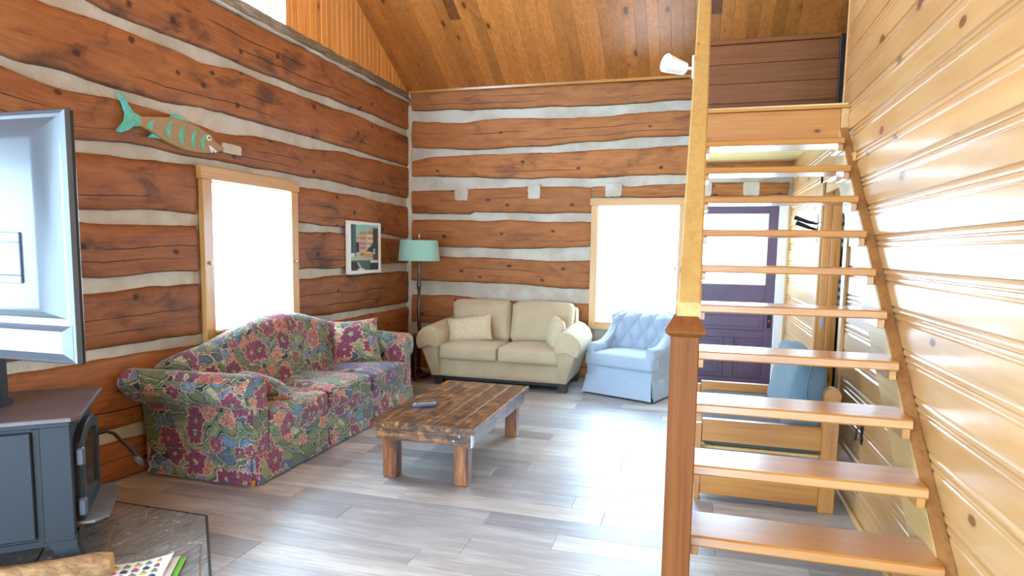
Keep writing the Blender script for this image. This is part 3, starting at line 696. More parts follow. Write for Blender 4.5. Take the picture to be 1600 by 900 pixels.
while z < 4.95:
    if z+pitch < 2.12: segs = [(YR, 4.53), (5.54, YB)]
    elif z+.05 < 2.47: segs = [(YR, YB)]
    else:
        ya = YR; yb = 5.0
        if z+pitch > zc(YR): ya = YR+(z+pitch-zc(YR))*((RY-YR)/(SL*(YB-RY)))
        if z+pitch > zc(5.0): yb = YB-(z+pitch-3.41)/SL
        segs = [(ya, yb)]
    for s0, s1 in segs: rboard(s0, s1, z)
    z += pitch
part('end_cap', G().box(XR-.004, XR+.11, 5.0, 5.016, 2.47, 4.6, .002), 'trim', rw)
tb = thing('baseboard_right', 'thin pale strip at the foot of the pine wall', 'baseboard', (XR, 3, 0), kind='structure')
part('strip', G().box(XR-.022, XR, YR, 4.51, 0, .03, .006), 'striny', tb)
# doorway in the right wall
dw = thing('door_2', 'open doorway with pine casing in the right wall', 'doorway', (XR, 5.1, 0), kind='structure')
part('casing', G().box(XR-.02, XR, 5.47, 5.56, 0, 2.12, .003), 'trim', dw); part('casing', G().box(XR-.02, XR, 4.51, 4.60, 0, 2.12, .003), 'trim', dw)
part('head_casing', G().box(XR-.02, XR, 4.49, 5.58, 2.05, 2.14, .003), 'trimy', dw)
part('jamb', G().box(XR, XR+.13, 5.45, 5.50, 0, 2.06, .003), 'stairz', dw); part('jamb', G().box(XR, XR+.13, 4.55, 4.60, 0, 2.06, .003), 'stairz', dw)
part('stop', G().box(XR+.06, XR+.09, 5.43, 5.45, 0, 2.05, .002), 'stairz', dw)
part('strike_plate', G().box(XR+.02, XR+.045, 5.445, 5.452, .92, 1.02, .001), 'steel', dw)
# side room beyond the doorway, loft and the walls that close the house
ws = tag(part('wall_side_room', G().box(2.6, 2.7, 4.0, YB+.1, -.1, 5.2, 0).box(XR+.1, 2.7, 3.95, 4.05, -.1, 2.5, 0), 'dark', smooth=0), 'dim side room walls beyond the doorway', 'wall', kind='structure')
part('window_panel', G().box(1.1, 2.2, YB-.012, YB+.049, 0, .9, .003), 'blackwood', ws)
part('sill_board', G().box(1.1, 2.2, YB-.12, YB-.012, .88, .93, .003), 'white', ws)
wf = tag(part('wall_front', G().box(XL-.2, -3.0, YR-.13, YR, -.2, 3.6, 0).box(.5, 2.7, YR-.13, YR, -.2, 3.6, 0).box(-3.0, .5, YR-.13, YR, 2.5, 3.6, 0).box(-3.0, .5, YR-.13, YR, -.2, .1, 0), 'plaster', smooth=0), 'plain wall behind the camera with wide windows added for daylight', 'wall', kind='structure')
wn5 = thing('added_rear_window', 'unseen wide glazed opening added behind the camera to bring in daylight', 'window', (-1.25, YR, .1), kind='structure')  # added rear glazing, unseen, lights the room from behind the camera
for xx in (-3.0, -1.85, -.7, .44): part('post', G().box(xx, xx+.06, YR-.1, YR-.02, .1, 2.5, .003), 'trim', wn5)
part('pane', G().box(-3.0, .5, YR-.07, YR-.065, .1, 2.5, 0), 'glass', wn5)
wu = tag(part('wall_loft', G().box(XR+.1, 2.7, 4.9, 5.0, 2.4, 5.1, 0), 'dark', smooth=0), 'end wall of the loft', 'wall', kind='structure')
lf = thing('trim_2', 'loft floor edge with pine header above the stairs', 'loft', (.45, 4.8, 2.3), kind='structure')
part('header_beam', G().box(-.03, XR-.045, 4.80, 4.845, 2.275, 2.47, .004), 'headx', lf)
part('header_end', G().box(XR-.044, XR, 4.79, 4.845, 2.29, 2.47, .003), 'striny', lf)
part('floor_deck', G().box(-.03, 2.6, 4.845, YB, 2.475, 2.515, .002), 'underside', lf)
part('floor_nosing', G().box(-.04, XR, 4.785, 4.86, 2.472, 2.492, .003), 'stairx', lf)
lw = thing('wall_loft_panel', 'dark horizontal board half wall on the loft', 'half wall', (.5, 6.3, 2.5), kind='structure')
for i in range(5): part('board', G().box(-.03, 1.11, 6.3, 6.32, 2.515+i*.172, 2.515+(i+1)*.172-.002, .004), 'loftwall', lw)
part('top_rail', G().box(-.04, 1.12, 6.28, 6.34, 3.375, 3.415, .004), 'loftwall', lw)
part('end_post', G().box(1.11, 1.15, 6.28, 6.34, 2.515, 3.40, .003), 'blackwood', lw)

# ------------------------------------------------------------------ staircase
st = thing('staircase', 'open-tread varnished pine staircase with square newel rising to the loft', 'staircase', (.45, 3.4, 0))
TY = [(2.22, .215), (2.46, .42), (2.67, .63), (2.90, .835), (3.14, 1.035), (3.38, 1.24), (3.63, 1.435), (3.87, 1.635), (4.11, 1.84), (4.36, 2.045), (4.59, 2.25)]
for i, (y, z) in enumerate(TY):
    g = G(); nose = [(y, z-.034), (y+.003, z-.006), (y+.012, z), (y+.25, z), (y+.25, z-.04), (y+.004, z-.04)]
    g.loft([[(x, a, b) for a, b in nose] for x in (.021, .872)])
    part('tread', g, 'stairx', st, smooth=30)
    part('cleat', G().box(.022, .05, y+.015, y+.24, z-.082, z-.041, .003), 'stairx', st)
    part('cleat', G().box(.838, .8695, y+.015, y+.24, z-.085, z-.041, .003), 'stairx', st)
def sline(y): return .375+.852*(y-2.5)
def stringer(x0, x1, mat, up=0.0, dn=.30):
    ys = [2.06, 4.79]
    poly = [(1.95, 0.0), (2.06, sline(2.06)+up), (4.84, sline(4.84)+up), (4.84, sline(4.84)-dn), (2.06+dn/.852+.02, 0.0)]
    return part('stringer', G().prism(poly, 0, x0, x1, .002), mat, st)
stringer(.873, .9, 'striny'); stringer(-.03, .0205, 'striny', 0, .28)
g = G(); g.loft([[(x, y, sline(y)+dz) for x, dz in ((.876, .0), (.876, .012), (.9, .018), (.923, .016), (.923, .0))] for y in (2.06, 2.8, 3.5, 4.2, 4.86)])
part('stringer_cap', g, 'stripy', st)
part('newel_post', G().box(-.08, .02, 2.34, 2.44, 0, 1.21, .004), 'newel', st)
g = G(); g.loft([[(cx_*h_-.03, 2.39+cy_*h_, z_) for cx_, cy_ in ((-1, -1), (1, -1), (1, 1), (-1, 1))] for h_, z_ in ((.05, 1.20), (.068, 1.215), (.07, 1.225), (.045, 1.27), (.042, 1.275))])
part('newel_cap', g, 'newel', st, smooth=20)
g = G(); zr = lambda y: 1.275+.855*(y-2.40)
g.loft([[(-.062, y, zr(y)-.01), (-.062, y, zr(y)+.085), (-.055, y, zr(y)+.092), (.013, y, zr(y)+.092), (.02, y, zr(y)+.085), (.02, y, zr(y)-.01), (.014, y, zr(y)-.016), (-.056, y, zr(y)-.016)] for y in (2.35, 4.84)])
part('handrail', g, 'railz', st, smooth=20)
part('loft_post', G().box(-.05, .015, 4.78, 4.845, 2.495, 3.36, .004), 'stairz', st)

# spotlight on the handrail
sp = thing('spot_lamp', 'white spotlight clamped to the side of the handrail', 'lamp', (-.06, 3.85, 2.54))
R_ = Matrix.Translation((-.175, 3.83, 2.55)) @ Matrix.Scale(1.08, 4) @ Matrix.Rotation(radians(38), 4, 'Z') @ Matrix.Rotation(radians(-82), 4, 'Y')
def xf(g, M): g.v = [tuple(M @ Vector(p)) for p in g.v]; return g
part('head', xf(G().lathe([(.012, -.075), (.032, -.07), (.038, -.02), (.045, .03), (.047, .05), (.040, .05), (.038, .042)], n=20), R_), 'white', sp)
part('lamp_face', xf(G().lathe([(.039, .041), (.037, .046), (.02, .052)], n=20), R_), 'bulb', sp)
part('bracket', G().tube([(-.17, 3.83, 2.55), (-.11, 3.835, 2.53), (-.068, 3.84, 2.53)], .008), 'white', sp)
part('mount', G().box(-.074, -.0625, 3.80, 3.88, 2.48, 2.59, .003), 'white', sp)

# ------------------------------------------------------------------ floral sofa
UVW = True
so = thing('floral_sofa', 'camelback three-seat sofa in dark floral tapestry under the left window', 'sofa', (-3.0, 4.43, 0))
def sofa_arm(sg, yo):
    """sg +1: near arm, outer side toward -y"""
    prof = [(0, .03), (0, .25), (.012, .47), (.0, .50)]
    for i in range(15):
        a = radians(235-i*(235+20)/14); prof.append((.045+.115*cos(a), .585+.115*sin(a)))
    prof += [(.165, .45), (.165, .03)]
    loops = []
    for x, k, ins in ((-3.43, 1, .02), (-3.42, 1, 0), (-3.2, .62, 0), (-3.0, .3, 0), (-2.8, .08, 0), (-2.64, 0, 0), (-2.615, 0, .012), (-2.605, 0, .03)):
        lp = []
        for y, z in prof:
            fl_ = max(0, (z-.42)/.2); fl_ = min(1, fl_)
            yy = y-.15*k*fl_; zz = z+.02*k*fl_
            cy, cz = .07, .45
            yy = cy+(yy-cy)*(1-ins*2.5); zz = cz+(zz-cz)*(1-ins*1.2)
            lp.append((x, yo+sg*yy, max(.03, zz)))
        loops.append(lp if sg > 0 else lp[::-1])
    g = G().loft(loops); return part('arm', g, 'floral', so, uv=UVW, smooth=50)
sofa_arm(1, 3.28); sofa_arm(-1, 5.58)
def sofa_back():
    loops = []; n = 60
    for i in range(n+1):
        y = 3.33+(5.53-3.33)*i/n; c = (y-4.43)/1.1
        hump = .79+.175*(.5+.5*cos(pi*max(-1, min(1, c*1.05))))
        e = min(1, min(i, n-i)/2.0); th = .62+.38*sqrt(e)
        f = -3.44+.29*th if True else 0
        prof = [(-3.42, .05), (f+.09, .05), (f+.10, .36), (f+.05, .55), (f+.015, .70), (f-.01, hump-.07), (f-.04, hump-.025), (f-.09, hump), (f-.15, hump-.005), (-3.425, hump-.06), (-3.435, hump-.12), (-3.43, .4)]
        # puffing between tufts lines
        dd = min(y-3.33, 5.53-y); rn = .13*(1-sqrt(max(0, 1-(1-min(1, dd/.15))**2)))
        loops.append([(x+(.012*sin(y*9)*(.3 < z < .85 and x > -3.3)), y, z-rn*max(0, (z-.5)/.3)) for x, z in prof])
    return part('backrest', G().loft(loops), 'floral', so, uv=UVW, smooth=60)
sofa_back()
part('base', G().box(-3.42, -2.65, 3.445, 5.415, .05, .28, .01), 'floral', so, uv=UVW)
part('front_rail', G().rbox((-2.66, 4.43, .235), (.07, .985, .075), .025, 6), 'floral', so, uv=UVW)
cw = (5.415-3.445)/3
for i in range(3):
    yc = 3.445+cw*(i+.5)
    part('seat_cushion', G().rbox((-2.93, yc, .365), (.36, cw/2-.004, .085), .045, 12, (.012, 0, .028)), 'floral_worn' if i == 2 else 'floral', so, uv=UVW, smooth=60)
def skirt(p0, p1, out, seed):
    """hanging panel along the floor between two plan points, flared outwards"""
    p0 = Vector(p0); p1 = Vector(p1); n = 14; d = p1-p0; o = Vector(out); lo_ = []
    for i in range(n+1):
        q = p0+d*(i/n); wv = .006*noise.noise(Vector((i*.6, seed, 0)))
        lo_.append([(q.x, q.y, .20), (q.x+o.x*(.012+wv), q.y+o.y*(.012+wv), .19), (q.x+o.x*(.02+2*wv), q.y+o.y*(.02+2*wv), .11), (q.x+o.x*(.032+3*wv), q.y+o.y*(.032+3*wv), .014+wv), (q.x+o.x*(.026+3*wv), q.y+o.y*(.026+3*wv), .012+wv), (q.x-o.x*.0, q.y-o.y*.0, .1)])
    return part('skirt_panel', G().loft(lo_), 'floral', so, uv=UVW, smooth=60)
xs_ = -2.605
skirt((xs_, 3.285, 0), (xs_, 4.10, 0), (1, 0, 0), 1); skirt((xs_, 4.12, 0), (xs_, 4.80, 0), (1, 0, 0), 2); skirt((xs_, 4.82, 0), (xs_, 5.575, 0), (1, 0, 0), 3)
skirt((-3.40, 3.285, 0), (-2.61, 3.285, 0), (0, -1, 0), 4); skirt((-3.40, 5.575, 0), (-2.61, 5.575, 0), (0, 1, 0), 5)
for x, y in ((-2.63, 3.30), (-3.38, 3.32), (-2.63, 5.56), (-3.38, 5.54)): part('foot', G().lathe([(.018, 0), (.024, .01), (.026, .04)], (x, y), 10), 'stairz', so)
def pil(name, label, mat, loc, rot, wd, ht, th, cat='cushion', ear=.08):
    M = Matrix.Rotation(rot[2], 4, 'Z') @ Matrix.Rotation(rot[1], 4, 'Y') @ Matrix.Rotation(rot[0], 4, 'X')
    r_ = part(name, G().pillow(wd, ht, th, 16, M, ear), mat, uv=UVW, smooth=70); r_.location = loc
    return tag(r_, label, cat)
pil('throw_pillow', 'square floral pillow propped at the far end of the floral sofa', 'floral_pillow', (-2.96, 5.16, .645), (radians(-16), radians(-4), radians(36)), .44, .42, .17)
pil('throw_pillow', 'small floral pillow lying against the near arm of the floral sofa', 'floral_pillow', (-2.86, 3.70, .53), (radians(-66), 0, radians(150)), .38, .32, .17)

# ------------------------------------------------------------------ beige loveseat
lv = thing('loveseat', 'beige two-seat loveseat with flared arms against the back wall', 'sofa', (-2.05, 6.9, 0))
part('base', G().rbox((-2.02, 6.93, .255), (.70, .40, .165), .03, 8), 'beige', lv, smooth=60)
part('back_frame', G().rbox((-2.03, 7.25, .50), (.74, .09, .36), .04, 8), 'beige', lv, smooth=60)
for i, (x0, x1) in enumerate(((-2.70, -2.03), (-2.02, -1.345))):
    part('seat_cushion', G().rbox(((x0+x1)/2, 6.80, .375), ((x1-x0)/2, .325, .085), .04, 12, (0, .012, .025)), 'beige', lv, smooth=60)
    def lean(pt, p, x0=x0, x1=x1):
        pt = Vector(pt); t_ = (pt.z-.45)/.45; pt.y += .12*t_-.02
        mx = (x0+x1)/2; pt.x = mx+(pt.x-mx)*(1+.03*t_)-(.05*t_ if x0 < -2.5 else -.015*t_)
        pt.y -= .006*sin(pt.z*60)*max(0, (abs(pt.x-mx)/.33)-.65)*2
        return pt
    part('back_cushion', G().rbox(((x0+x1)/2, 7.06, .68), ((x1-x0)/2+.012, .10, .225), .07, 14, (0, .045, .012), lean), 'beige', lv, smooth=60)
def love_arm(sg, xin):
    # outline of the arm front in (x outward, z)
    pr = [(0, .10), (0, .42), (-.015, .50), (-.005, .57), (.03, .625), (.085, .645), (.15, .625), (.205, .575), (.235, .515), (.225, .455), (.195, .415), (.17, .35), (.085, .10)]
    lo_ = []
    for y, k, dz in ((6.45, .90, 0), (6.462, .98, 0), (6.50, 1, 0), (6.75, 1, .015), (7.0, 1, .03), (7.25, .98, .04), (7.32, .9, .03)):
        lp = [(xin+sg*(.1+(x-.1)*k), y+(.05 if z < .40 and y < 6.6 else 0), max(.1, .4+(z-.4)*(k*.5+.5)+dz*max(0, z-.3)*3)) for x, z in pr]
        lo_.append(lp if sg > 0 else lp[::-1])
    return part('arm', G().loft(lo_), 'beige', lv, smooth=50)
def love_pad(sg, xin):
    pr = [(.0, .43), (-.022, .44), (-.034, .50), (-.022, .58), (.022, .642), (.085, .664), (.158, .642), (.222, .586), (.252, .515), (.242, .445), (.215, .40), (.195, .41), (.1, .45)]
    lo_ = []
    for y, k, dz in ((6.425, .93, 0), (6.434, .98, 0), (6.47, 1, 0), (6.75, 1, .015), (7.0, 1, .03), (7.22, .97, .04)):
        lp = [(xin+sg*(.1+(x-.1)*k), y+.01*noise.noise(Vector((x*12, z*9, y))), .5+(z-.5)*k+dz*max(0, z-.3)*3) for x, z in pr]
        lo_.append(lp if sg > 0 else lp[::-1])
    return part('arm_pad', G().loft(lo_), 'beige', lv, smooth=50)
love_pad(-1, -2.70); love_pad(1, -1.36); love_arm(-1, -2.70); love_arm(1, -1.36)
part('plinth', G().box(-2.72, -1.30, 6.58, 7.25, .055, .095, .003), 'blackwood', lv)
for x in (-2.76, -1.36):
    for y in (6.54, 7.2): part('leg', G().box(x, x+.09, y, y+.09, 0, .10, .004), 'blackwood', lv)
pil('throw_pillow', 'rectangular cream brocade pillow on the left seat of the beige loveseat', 'cream', (-2.45, 6.80, .60), (radians(-22), radians(-8), radians(6)), .52, .30, .15, ear=.05)
pil('throw_pillow', 'cream brocade pillow wedged beside the right arm of the beige loveseat', 'cream', (-1.45, 6.80, .60), (radians(-8), radians(6), radians(-62)), .32, .36, .15, ear=.05)

# ------------------------------------------------------------------ blue armchair (local: front toward -y)
ac = thing('armchair', 'pale blue button-tufted armchair with pleated skirt by the back window', 'armchair', (-.605, 6.86, 0), radians(-21.7))
P = lambda n, g, m='blue', **k: part(n, g, m, ac, True, smooth=k.pop('smooth', 55), **k)
P('base', G().rbox((0, -.01, .235), (.365, .335, .115), .02, 8))
P('seat_cushion', G().rbox((0, -.09, .375), (.385, .285, .07), .03, 12, (0, .01, .02), lambda pt, p: (pt[0]*(1.0 if pt[1] < -.22 else .86), pt[1], pt[2])))
def chair_back():
    nu, nv = 72, 40; g = G(); loops = []
    for j in range(nv+1):
        t_ = j/nv; lp = []
        for i in range(nu+1):
            s_ = -1+2*i/nu; a = abs(s_)
            top = .865-.07*a**5; z = .38+(top-.38)*t_
            x = (.335+.035*t_)*s_; y = .16+.13*t_-.11*a**3.2
            u = s_*4.0; v = t_*3.6+.2
            d = (abs(sin(pi*(u+v)/1.0*.5))*abs(sin(pi*(u-v)*.5)))**.42*.055
            d += .006*abs(sin(pi*u))
            edge = min(1, (1-t_)*7)*min(1, (1-a)*9)
            lp.append((x, y-d*edge+(1-min(1, (1-t_)*9))**2*.05, z-(1-min(1, (1-t_)*9))**2*.004))
        loops.append(lp)
    g.loft(loops, False, False)
    # outside back shell
    lo2 = []
    for j in range(9):
        t_ = j/8; lp = []
        for i in range(25):
            s_ = -1+2*i/24; a = abs(s_); top = .861-.07*a**5
            lp.append(((.345+.04*t_)*s_, .30+.075*t_-.17*a**3.2-(.0 if t_ < 1 else .03), .12+(top-.12)*t_))
        lo2.append(lp[::-1])
    g.loft(lo2, False, False)
    # rim joining both skins
    def inner(i, j): return loops[j][i]
    rim_in = [loops[j][0] for j in range(nv+1)]+[loops[nv][i] for i in range(1, nu)]+[loops[j][nu] for j in range(nv, -1, -1)]
    def outer(p):
        a = min(1, abs(p[0])/.385); return (p[0]*1.04, max(p[1]+.03, .345-.17*a**3.2), p[2]+.002)
    g.loft([rim_in, [(p[0]*1.02, p[1]+.02, p[2]+.012) for p in rim_in], [outer(p) for p in rim_in]], False, False)
    return g
P('backrest', chair_back())
bt = G()
for i in range(-4, 5):
    for j in range(0, 5):
        if (i+j) % 2: continue
        s_ = i/4.0; t_ = (j-.2)/3.6
        if not (0.05 < t_ < .95 and abs(s_) < .95): continue
        a = abs(s_); z = .38+(.865-.07*a**5-.38)*t_
        bt.sphere(((.335+.035*t_)*s_, .16+.13*t_-.11*a**3.2-.002, z), .011, 6)
tag(P('tufting_buttons', bt), kind='stuff')
for sg in (-1, 1):
    lo_ = []
    for y, zt, fl_ in ((-.335, .50, .90), (-.32, .515, 1), (-.2, .535, 1), (-.05, .565, 1), (.08, .64, .95), (.18, .74, .8), (.25, .79, .6)):
        lp = []
        pr = [(.315, .15), (.305, zt-.10), (.285, zt-.05), (.29, zt-.015), (.325, zt), (.37, zt-.01), (.395, zt-.05), (.385, zt-.10), (.372, zt-.16), (.372, .15)]
        for x, z in pr: lp.append((sg*(.345+(x-.345)*fl_), y, z))
        lo_.append(lp if sg > 0 else lp[::-1])
    P('arm', G().loft(lo_))
    P('arm_pad', G().rbox((sg*.335, -.20, .487), (.055, .125, .052), .035, 8))
def chair_skirt(p0, p1, o, seed):
    p0 = Vector(p0); p1 = Vector(p1); n = 16; d = p1-p0; lo_ = []
    for i in range(n+1):
        q = p0+d*(i/n); e = abs(2*i/n-1); wv = .008*noise.noise(Vector((i*.5, seed, 0))); pl_ = .012*max(0, e-.8)*5
        lo_.append([(q.x, q.y, .21)]+[(q.x+o[0]*(k_+wv*m_+pl_*m_)+d.normalized().x*(i/n-.5)*.05*m_, q.y+o[1]*(k_+wv*m_+pl_*m_)+d.normalized().y*(i/n-.5)*.05*m_, z) for k_, m_, z in ((.01, .2, .205), (.022, .5, .12), (.036, 1, .02), (.03, 1, .018))]+[(q.x, q.y, .08)])
    P('skirt_panel', G().loft(lo_))
chair_skirt((-.37, -.345, 0), (.37, -.345, 0), (0, -1), 1); chair_skirt((.37, -.335, 0), (.37, .30, 0), (1, 0), 2); chair_skirt((-.37, .30, 0), (-.37, -.335, 0), (-1, 0), 3)
P('swivel_base', G().lathe([(.22, 0), (.22, .03), (.05, .05), (.05, .13)], (0, 0), 20), 'blackwood')

# ------------------------------------------------------------------ end table and floor lamp in the corner
et = thing('end_table', 'dark mahogany end table between floral sofa and loveseat', 'table', (-3.2, 6.38, 0))
part('top', G().box(-3.42, -2.98, 6.14, 6.62, .50, .53, .006), 'dkwood', et)
for x in (-3.40, -3.04):
    for y in (6.17, 6.55): part('leg', G().lathe([(.014, 0), (.022, .05), (.016, .10), (.026, .2), (.018, .3), (.028, .42), (.028, .5)], (x+.02, y+.02), 12), 'dkwood', et)
part('cabinet', G().box(-3.37, -3.03, 6.20, 6.58, .10, .50, .004), 'dkwood', et)
part('door_panel', G().box(-3.34, -3.06, 6.192, 6.2, .14, .46, .004), 'dkwood', et)
la = thing('floor_lamp', 'floor lamp with aqua drum shade and dark turned pole in the corner', 'lamp', (-3.1, 6.86, 0))
lc = (-3.1, 6.86)
part('base', G().lathe([(.13, 0), (.14, .012), (.13, .03), (.05, .05), (.03, .08)], lc, 24), 'dkwood', la)
part('pole', G().lathe([(.016, .07), (.02, .3), (.016, .55), (.024, .62), (.018, .68), (.03, .78), (.018, .86), (.016, 1.0), (.024, 1.04), (.028, 1.09), (.017, 1.14), (.014, 1.25), (.02, 1.30), (.012, 1.36), (.008, 1.6)], lc, 14), 'dkwood', la)
g = G(); nn = 72
lo_ = [[(lc[0]+r*cos(2*pi*j/nn), lc[1]+r*sin(2*pi*j/nn), z+(.004 if (j % 2 and e_) else 0)*e_) for j in range(nn)] for r, z, e_ in ((.238, 1.362, -1), (.24, 1.368, 0), (.218, 1.585, 0), (.216, 1.592, 1), (.212, 1.585, 0), (.234, 1.37, 0))]
part('shade', g.loft(lo_, False), 'aqua_shade', la)
part('finial', G().lathe([(.004, 1.585), (.006, 1.62), (.012, 1.64), (.006, 1.67), (.001, 1.675)], lc, 10), 'steel', la)
part('spider', G().box(lc[0]-.214, lc[0]+.214, lc[1]-.003, lc[1]+.003, 1.575, 1.581, .001), 'steel', la)

# ------------------------------------------------------------------ coffee table and remote
ct = thing('coffee_table', 'low rustic coffee table of dark distressed planks in front of the sofa', 'table', (-1.635, 4.32, 0))
tx0, tx1, ty0, ty1, tz = -1.99, -1.28, 3.64, 4.99, .395
ws_ = [.135, .15, .14, .145, .14]; x = tx0
for i, wd in enumerate(ws_):
    part('top_plank', G().box(x+.0004, x+wd-(.002 if i == 3 else .0004), ty0, ty1, tz-.04, tz-(.0006 if i % 2 else 0), .0004), 'tabley', ct); x += wd
part('apron', G().box(tx0+.03, tx1-.03, ty0+.02, ty0+.055, tz-.125, tz-.041, .003), 'tablex', ct); part('apron', G().box(tx0+.03, tx1-.03, ty1-.055, ty1-.02, tz-.125, tz-.041, .003), 'tablex', ct)
for xx in (tx0+.02, tx1-.055): part('apron', G().box(xx, xx+.035, ty0+.056, ty1-.056, tz-.12, tz-.041, .003), 'tabley', ct)
for xx in (tx0+.06, tx1-.155):
    for yy in (ty0+.056, ty1-.15): part('leg', G().box(xx, xx+.095, yy, yy+.094, 0, tz-.042, .006), 'legwood', ct)
for xx in (tx0+.07, tx0+.11, tx1-.14, tx1-.10):
    g = G(); g.prism([(xx+.006*cos(k*pi/4), tz-.08+(.02 if xx in (tx0+.07, tx1-.10) else -.012)+.006*sin(k*pi/4)) for k in range(8)], 1, ty0+.02, ty0+.015); part('bolt', g, 'steel', ct)
part('corner_plate', G().box(tx1-.032, tx1-.018, ty0+.03, ty0+.06, tz-.13, tz-.045, .002), 'steel', ct)
rm = thing('remote_control', 'grey remote control lying on the coffee table', 'remote', (-1.80, 4.08, tz), radians(36))
RP = lambda n, g, m: part(n, g, m, rm, True)
RP('body', G().rbox((0, 0, .0125), (.085, .023, .012), .009, 8), 'tvrec')
MAT['remote_face'] = plain('pale_blue_grey_plastic', (170, 178, 190), .35, var=.03)
RP('face', G().box(-.075, .075, -.018, .018, .0235, .0258, .0008), 'remote_face')
g = G()
for i in range(7):
    for j in (-1, 0, 1): g.box(-.062+i*.018, -.051+i*.018, j*.011-.004, j*.011+.004, .025, .0275, .001)
tag(RP('buttons', g, 'tvdark'), kind='stuff')

# ------------------------------------------------------------------ picture on the left wall
pc = thing('framed_picture', 'white framed painting of a waterfront street on the left log wall', 'picture', (XL, 6.2, 1.22))
y0, y1, z0, z1 = 5.86, 6.55, 1.225, 1.775; fx = XL+.012
for a in ((y0, y1, z1-.035, z1), (y0, y1, z0, z0+.035)): part('frame_rail', G().box(fx-.01, fx+.032, *a, .003), 'white', pc)
for a in ((y0, y0+.04, z0+.035, z1-.035), (y1-.04, y1, z0+.035, z1-.035)): part('frame_rail', G().box(fx-.01, fx+.032, *a, .003), 'white', pc)
part('backing', G().box(fx-.01, fx+.016, y0+.03, y1-.03, z0+.03, z1-.03, .001), 'white', pc)
cols = dict(sky=(150, 196, 180), teal=(70, 100, 100), pink=(206, 168, 150), cream=(222, 208, 180), roof=(190, 130, 80), dk=(52, 46, 48), brown=(96, 66, 52), awn=(66, 58, 62), water=(78, 104, 98), quay=(188, 182, 166), red=(170, 60, 50), wht=(224, 220, 210), grn=(60, 84, 66), win=(96, 70, 70), gold=(196, 150, 80))
for k_, c_ in cols.items(): MAT['pt_'+k_] = plain('paint_'+k_, c_, .6, var=.15, vs=40)
pk = ['pt_'+k_ for k_ in cols]
g = G(); lay = [0]
def pp(c_, poly):
    g.cur = list(cols).index(c_); lay[0] += 1; xx = fx+.0165+lay[0]*.00006
    pts = [(xx, y0+.04+u*(y1-y0-.08), z0+.035+v*(z1-z0-.07)) for u, v in poly]
    g.add(pts, [tuple(range(len(pts)))])
def pr_(c_, a, b, c, d): pp(c_, [(a, c), (b, c), (b, d), (a, d)])
pr_('sky', 0, 1, 0, 1); pr_('cream', .58, .82, .3, .80); pr_('pink', .32, .60, .3, .78); pp('roof', [(.30, .78), (.62, .80), (.55, .86), (.38, .86)]); pp('roof', [(.58, .80), (.84, .80), (.80, .88), (.64, .88)])
pr_('pink', .2, .32, .45, .70); pp('roof', [(.18, .70), (.33, .70), (.30, .74), (.22, .74)]); pr_('dk', .2, .31, .4, .62)
for u in (.36, .43, .5, .62, .69, .76):
    for v in (.68, .56, .46): pr_('win', u, u+.03, v, v+.06)
pr_('teal', 0, .2, .22, 1); pr_('grn', .06, .1, .22, 1); pr_('wht', .02, .16, .26, .38); pr_('brown', .8, 1, .2, .95); pr_('dk', .86, .9, .5, .9)
pp('awn', [(.55, .42), (.82, .62), (1, .60), (1, .38)]); pr_('cream', .82, .87, .35, .48); pr_('quay', 0, .62, .22, .30); pr_('gold', .45, .8, .28, .38); pp('red', [(.36, .33), (.44, .33), (.44, .38), (.36, .38)]); pp('wht', [(.44, .40), (.72, .36), (.80, .30), (.70, .36)])
pr_('water', 0, 1, 0, .22); pp('dk', [(0, 0), (.3, 0), (.25, .19), (0, .2)]); pp('quay', [(.22, .19), (.30, .17), (.42, .02), (.34, .02)]); pr_('dk', .68, 1, 0, .2); pr_('cream', .7, .98, .16, .22); pr_('teal', .55, .62, .02, .16); pp('wht', [(.25, .03), (.36, .05), (.52, .02), (.5, 0), (.25, 0)])
o = part('print', g, pk, pc, smooth=0)

# ------------------------------------------------------------------ fish on the left wall
fs_ = thing('wooden_fish', 'carved tan fish with aqua stripes hung on the left log wall', 'wall art', (XL, 3.6, 2.25))
def fm(px, py):       # drawing plane: zoom sheet units -> wall metres
    u = (px-90)/(1220-90); v = (py-360)/(1220-90)
    tl = .095
    return (3.17+u*.92, 2.25-v*.92*.82+u*tl)
body = [(300, 300), (420, 290), (600, 272), (760, 290), (900, 335), (1000, 385), (1070, 430), (1110, 480), (1220, 540), (1190, 570), (1110, 592), (1062, 570), (1040, 545), (1050, 600), (980, 610), (860, 606), (740, 585), (620, 545), (500, 492), (400, 432), (300, 392)]
part('body', G().prism([fm(*p) for p in body], 0, fx+.006, fx+.032, .006), 'fishtan', fs_)
tail = [(312, 296), (250, 270), (200, 200), (150, 120), (118, 118), (150, 190), (175, 280), (165, 360), (90, 455), (120, 468), (190, 440), (240, 400), (300, 394)]
part('tail_fin', G().prism([fm(*p) for p in tail], 0, fx+.006, fx+.026, .004), 'aqua', fs_)
part('dorsal_fin', G().prism([fm(*p) for p in [(600, 276), (645, 230), (700, 245), (830, 316), (760, 296)]], 0, fx+.008, fx+.026, .003), 'aqua', fs_)
part('belly_fin', G().prism([fm(*p) for p in [(375, 490), (420, 448), (500, 492)]], 0, fx+.008, fx+.026, .003), 'aqua', fs_)
for cx_, w_, h_, t0 in ((395, 70, 90, 370), (575, 60, 185, 398), (712, 60, 210, 440), (848, 60, 210, 465), (955, 60, 190, 496)):
    pts = []
    for i in range(9):
        a = -1+i/4; pts.append(fm(cx_+w_*.5-w_*(1-a*a)**.5*1.0+a*-14, t0+a*h_/2))
    for i in range(9):
        a = 1-i/4; pts.append(fm(cx_+w_*.5-w_*(1-a*a)**.5*.30+a*-14+2, t0+a*h_/2))
    pts = [p for i_, p in enumerate(pts) if i_ not in (9, 17)]
    part('stripe', G().prism(pts, 0, fx+.030, fx+.0345), 'aqua', fs_)
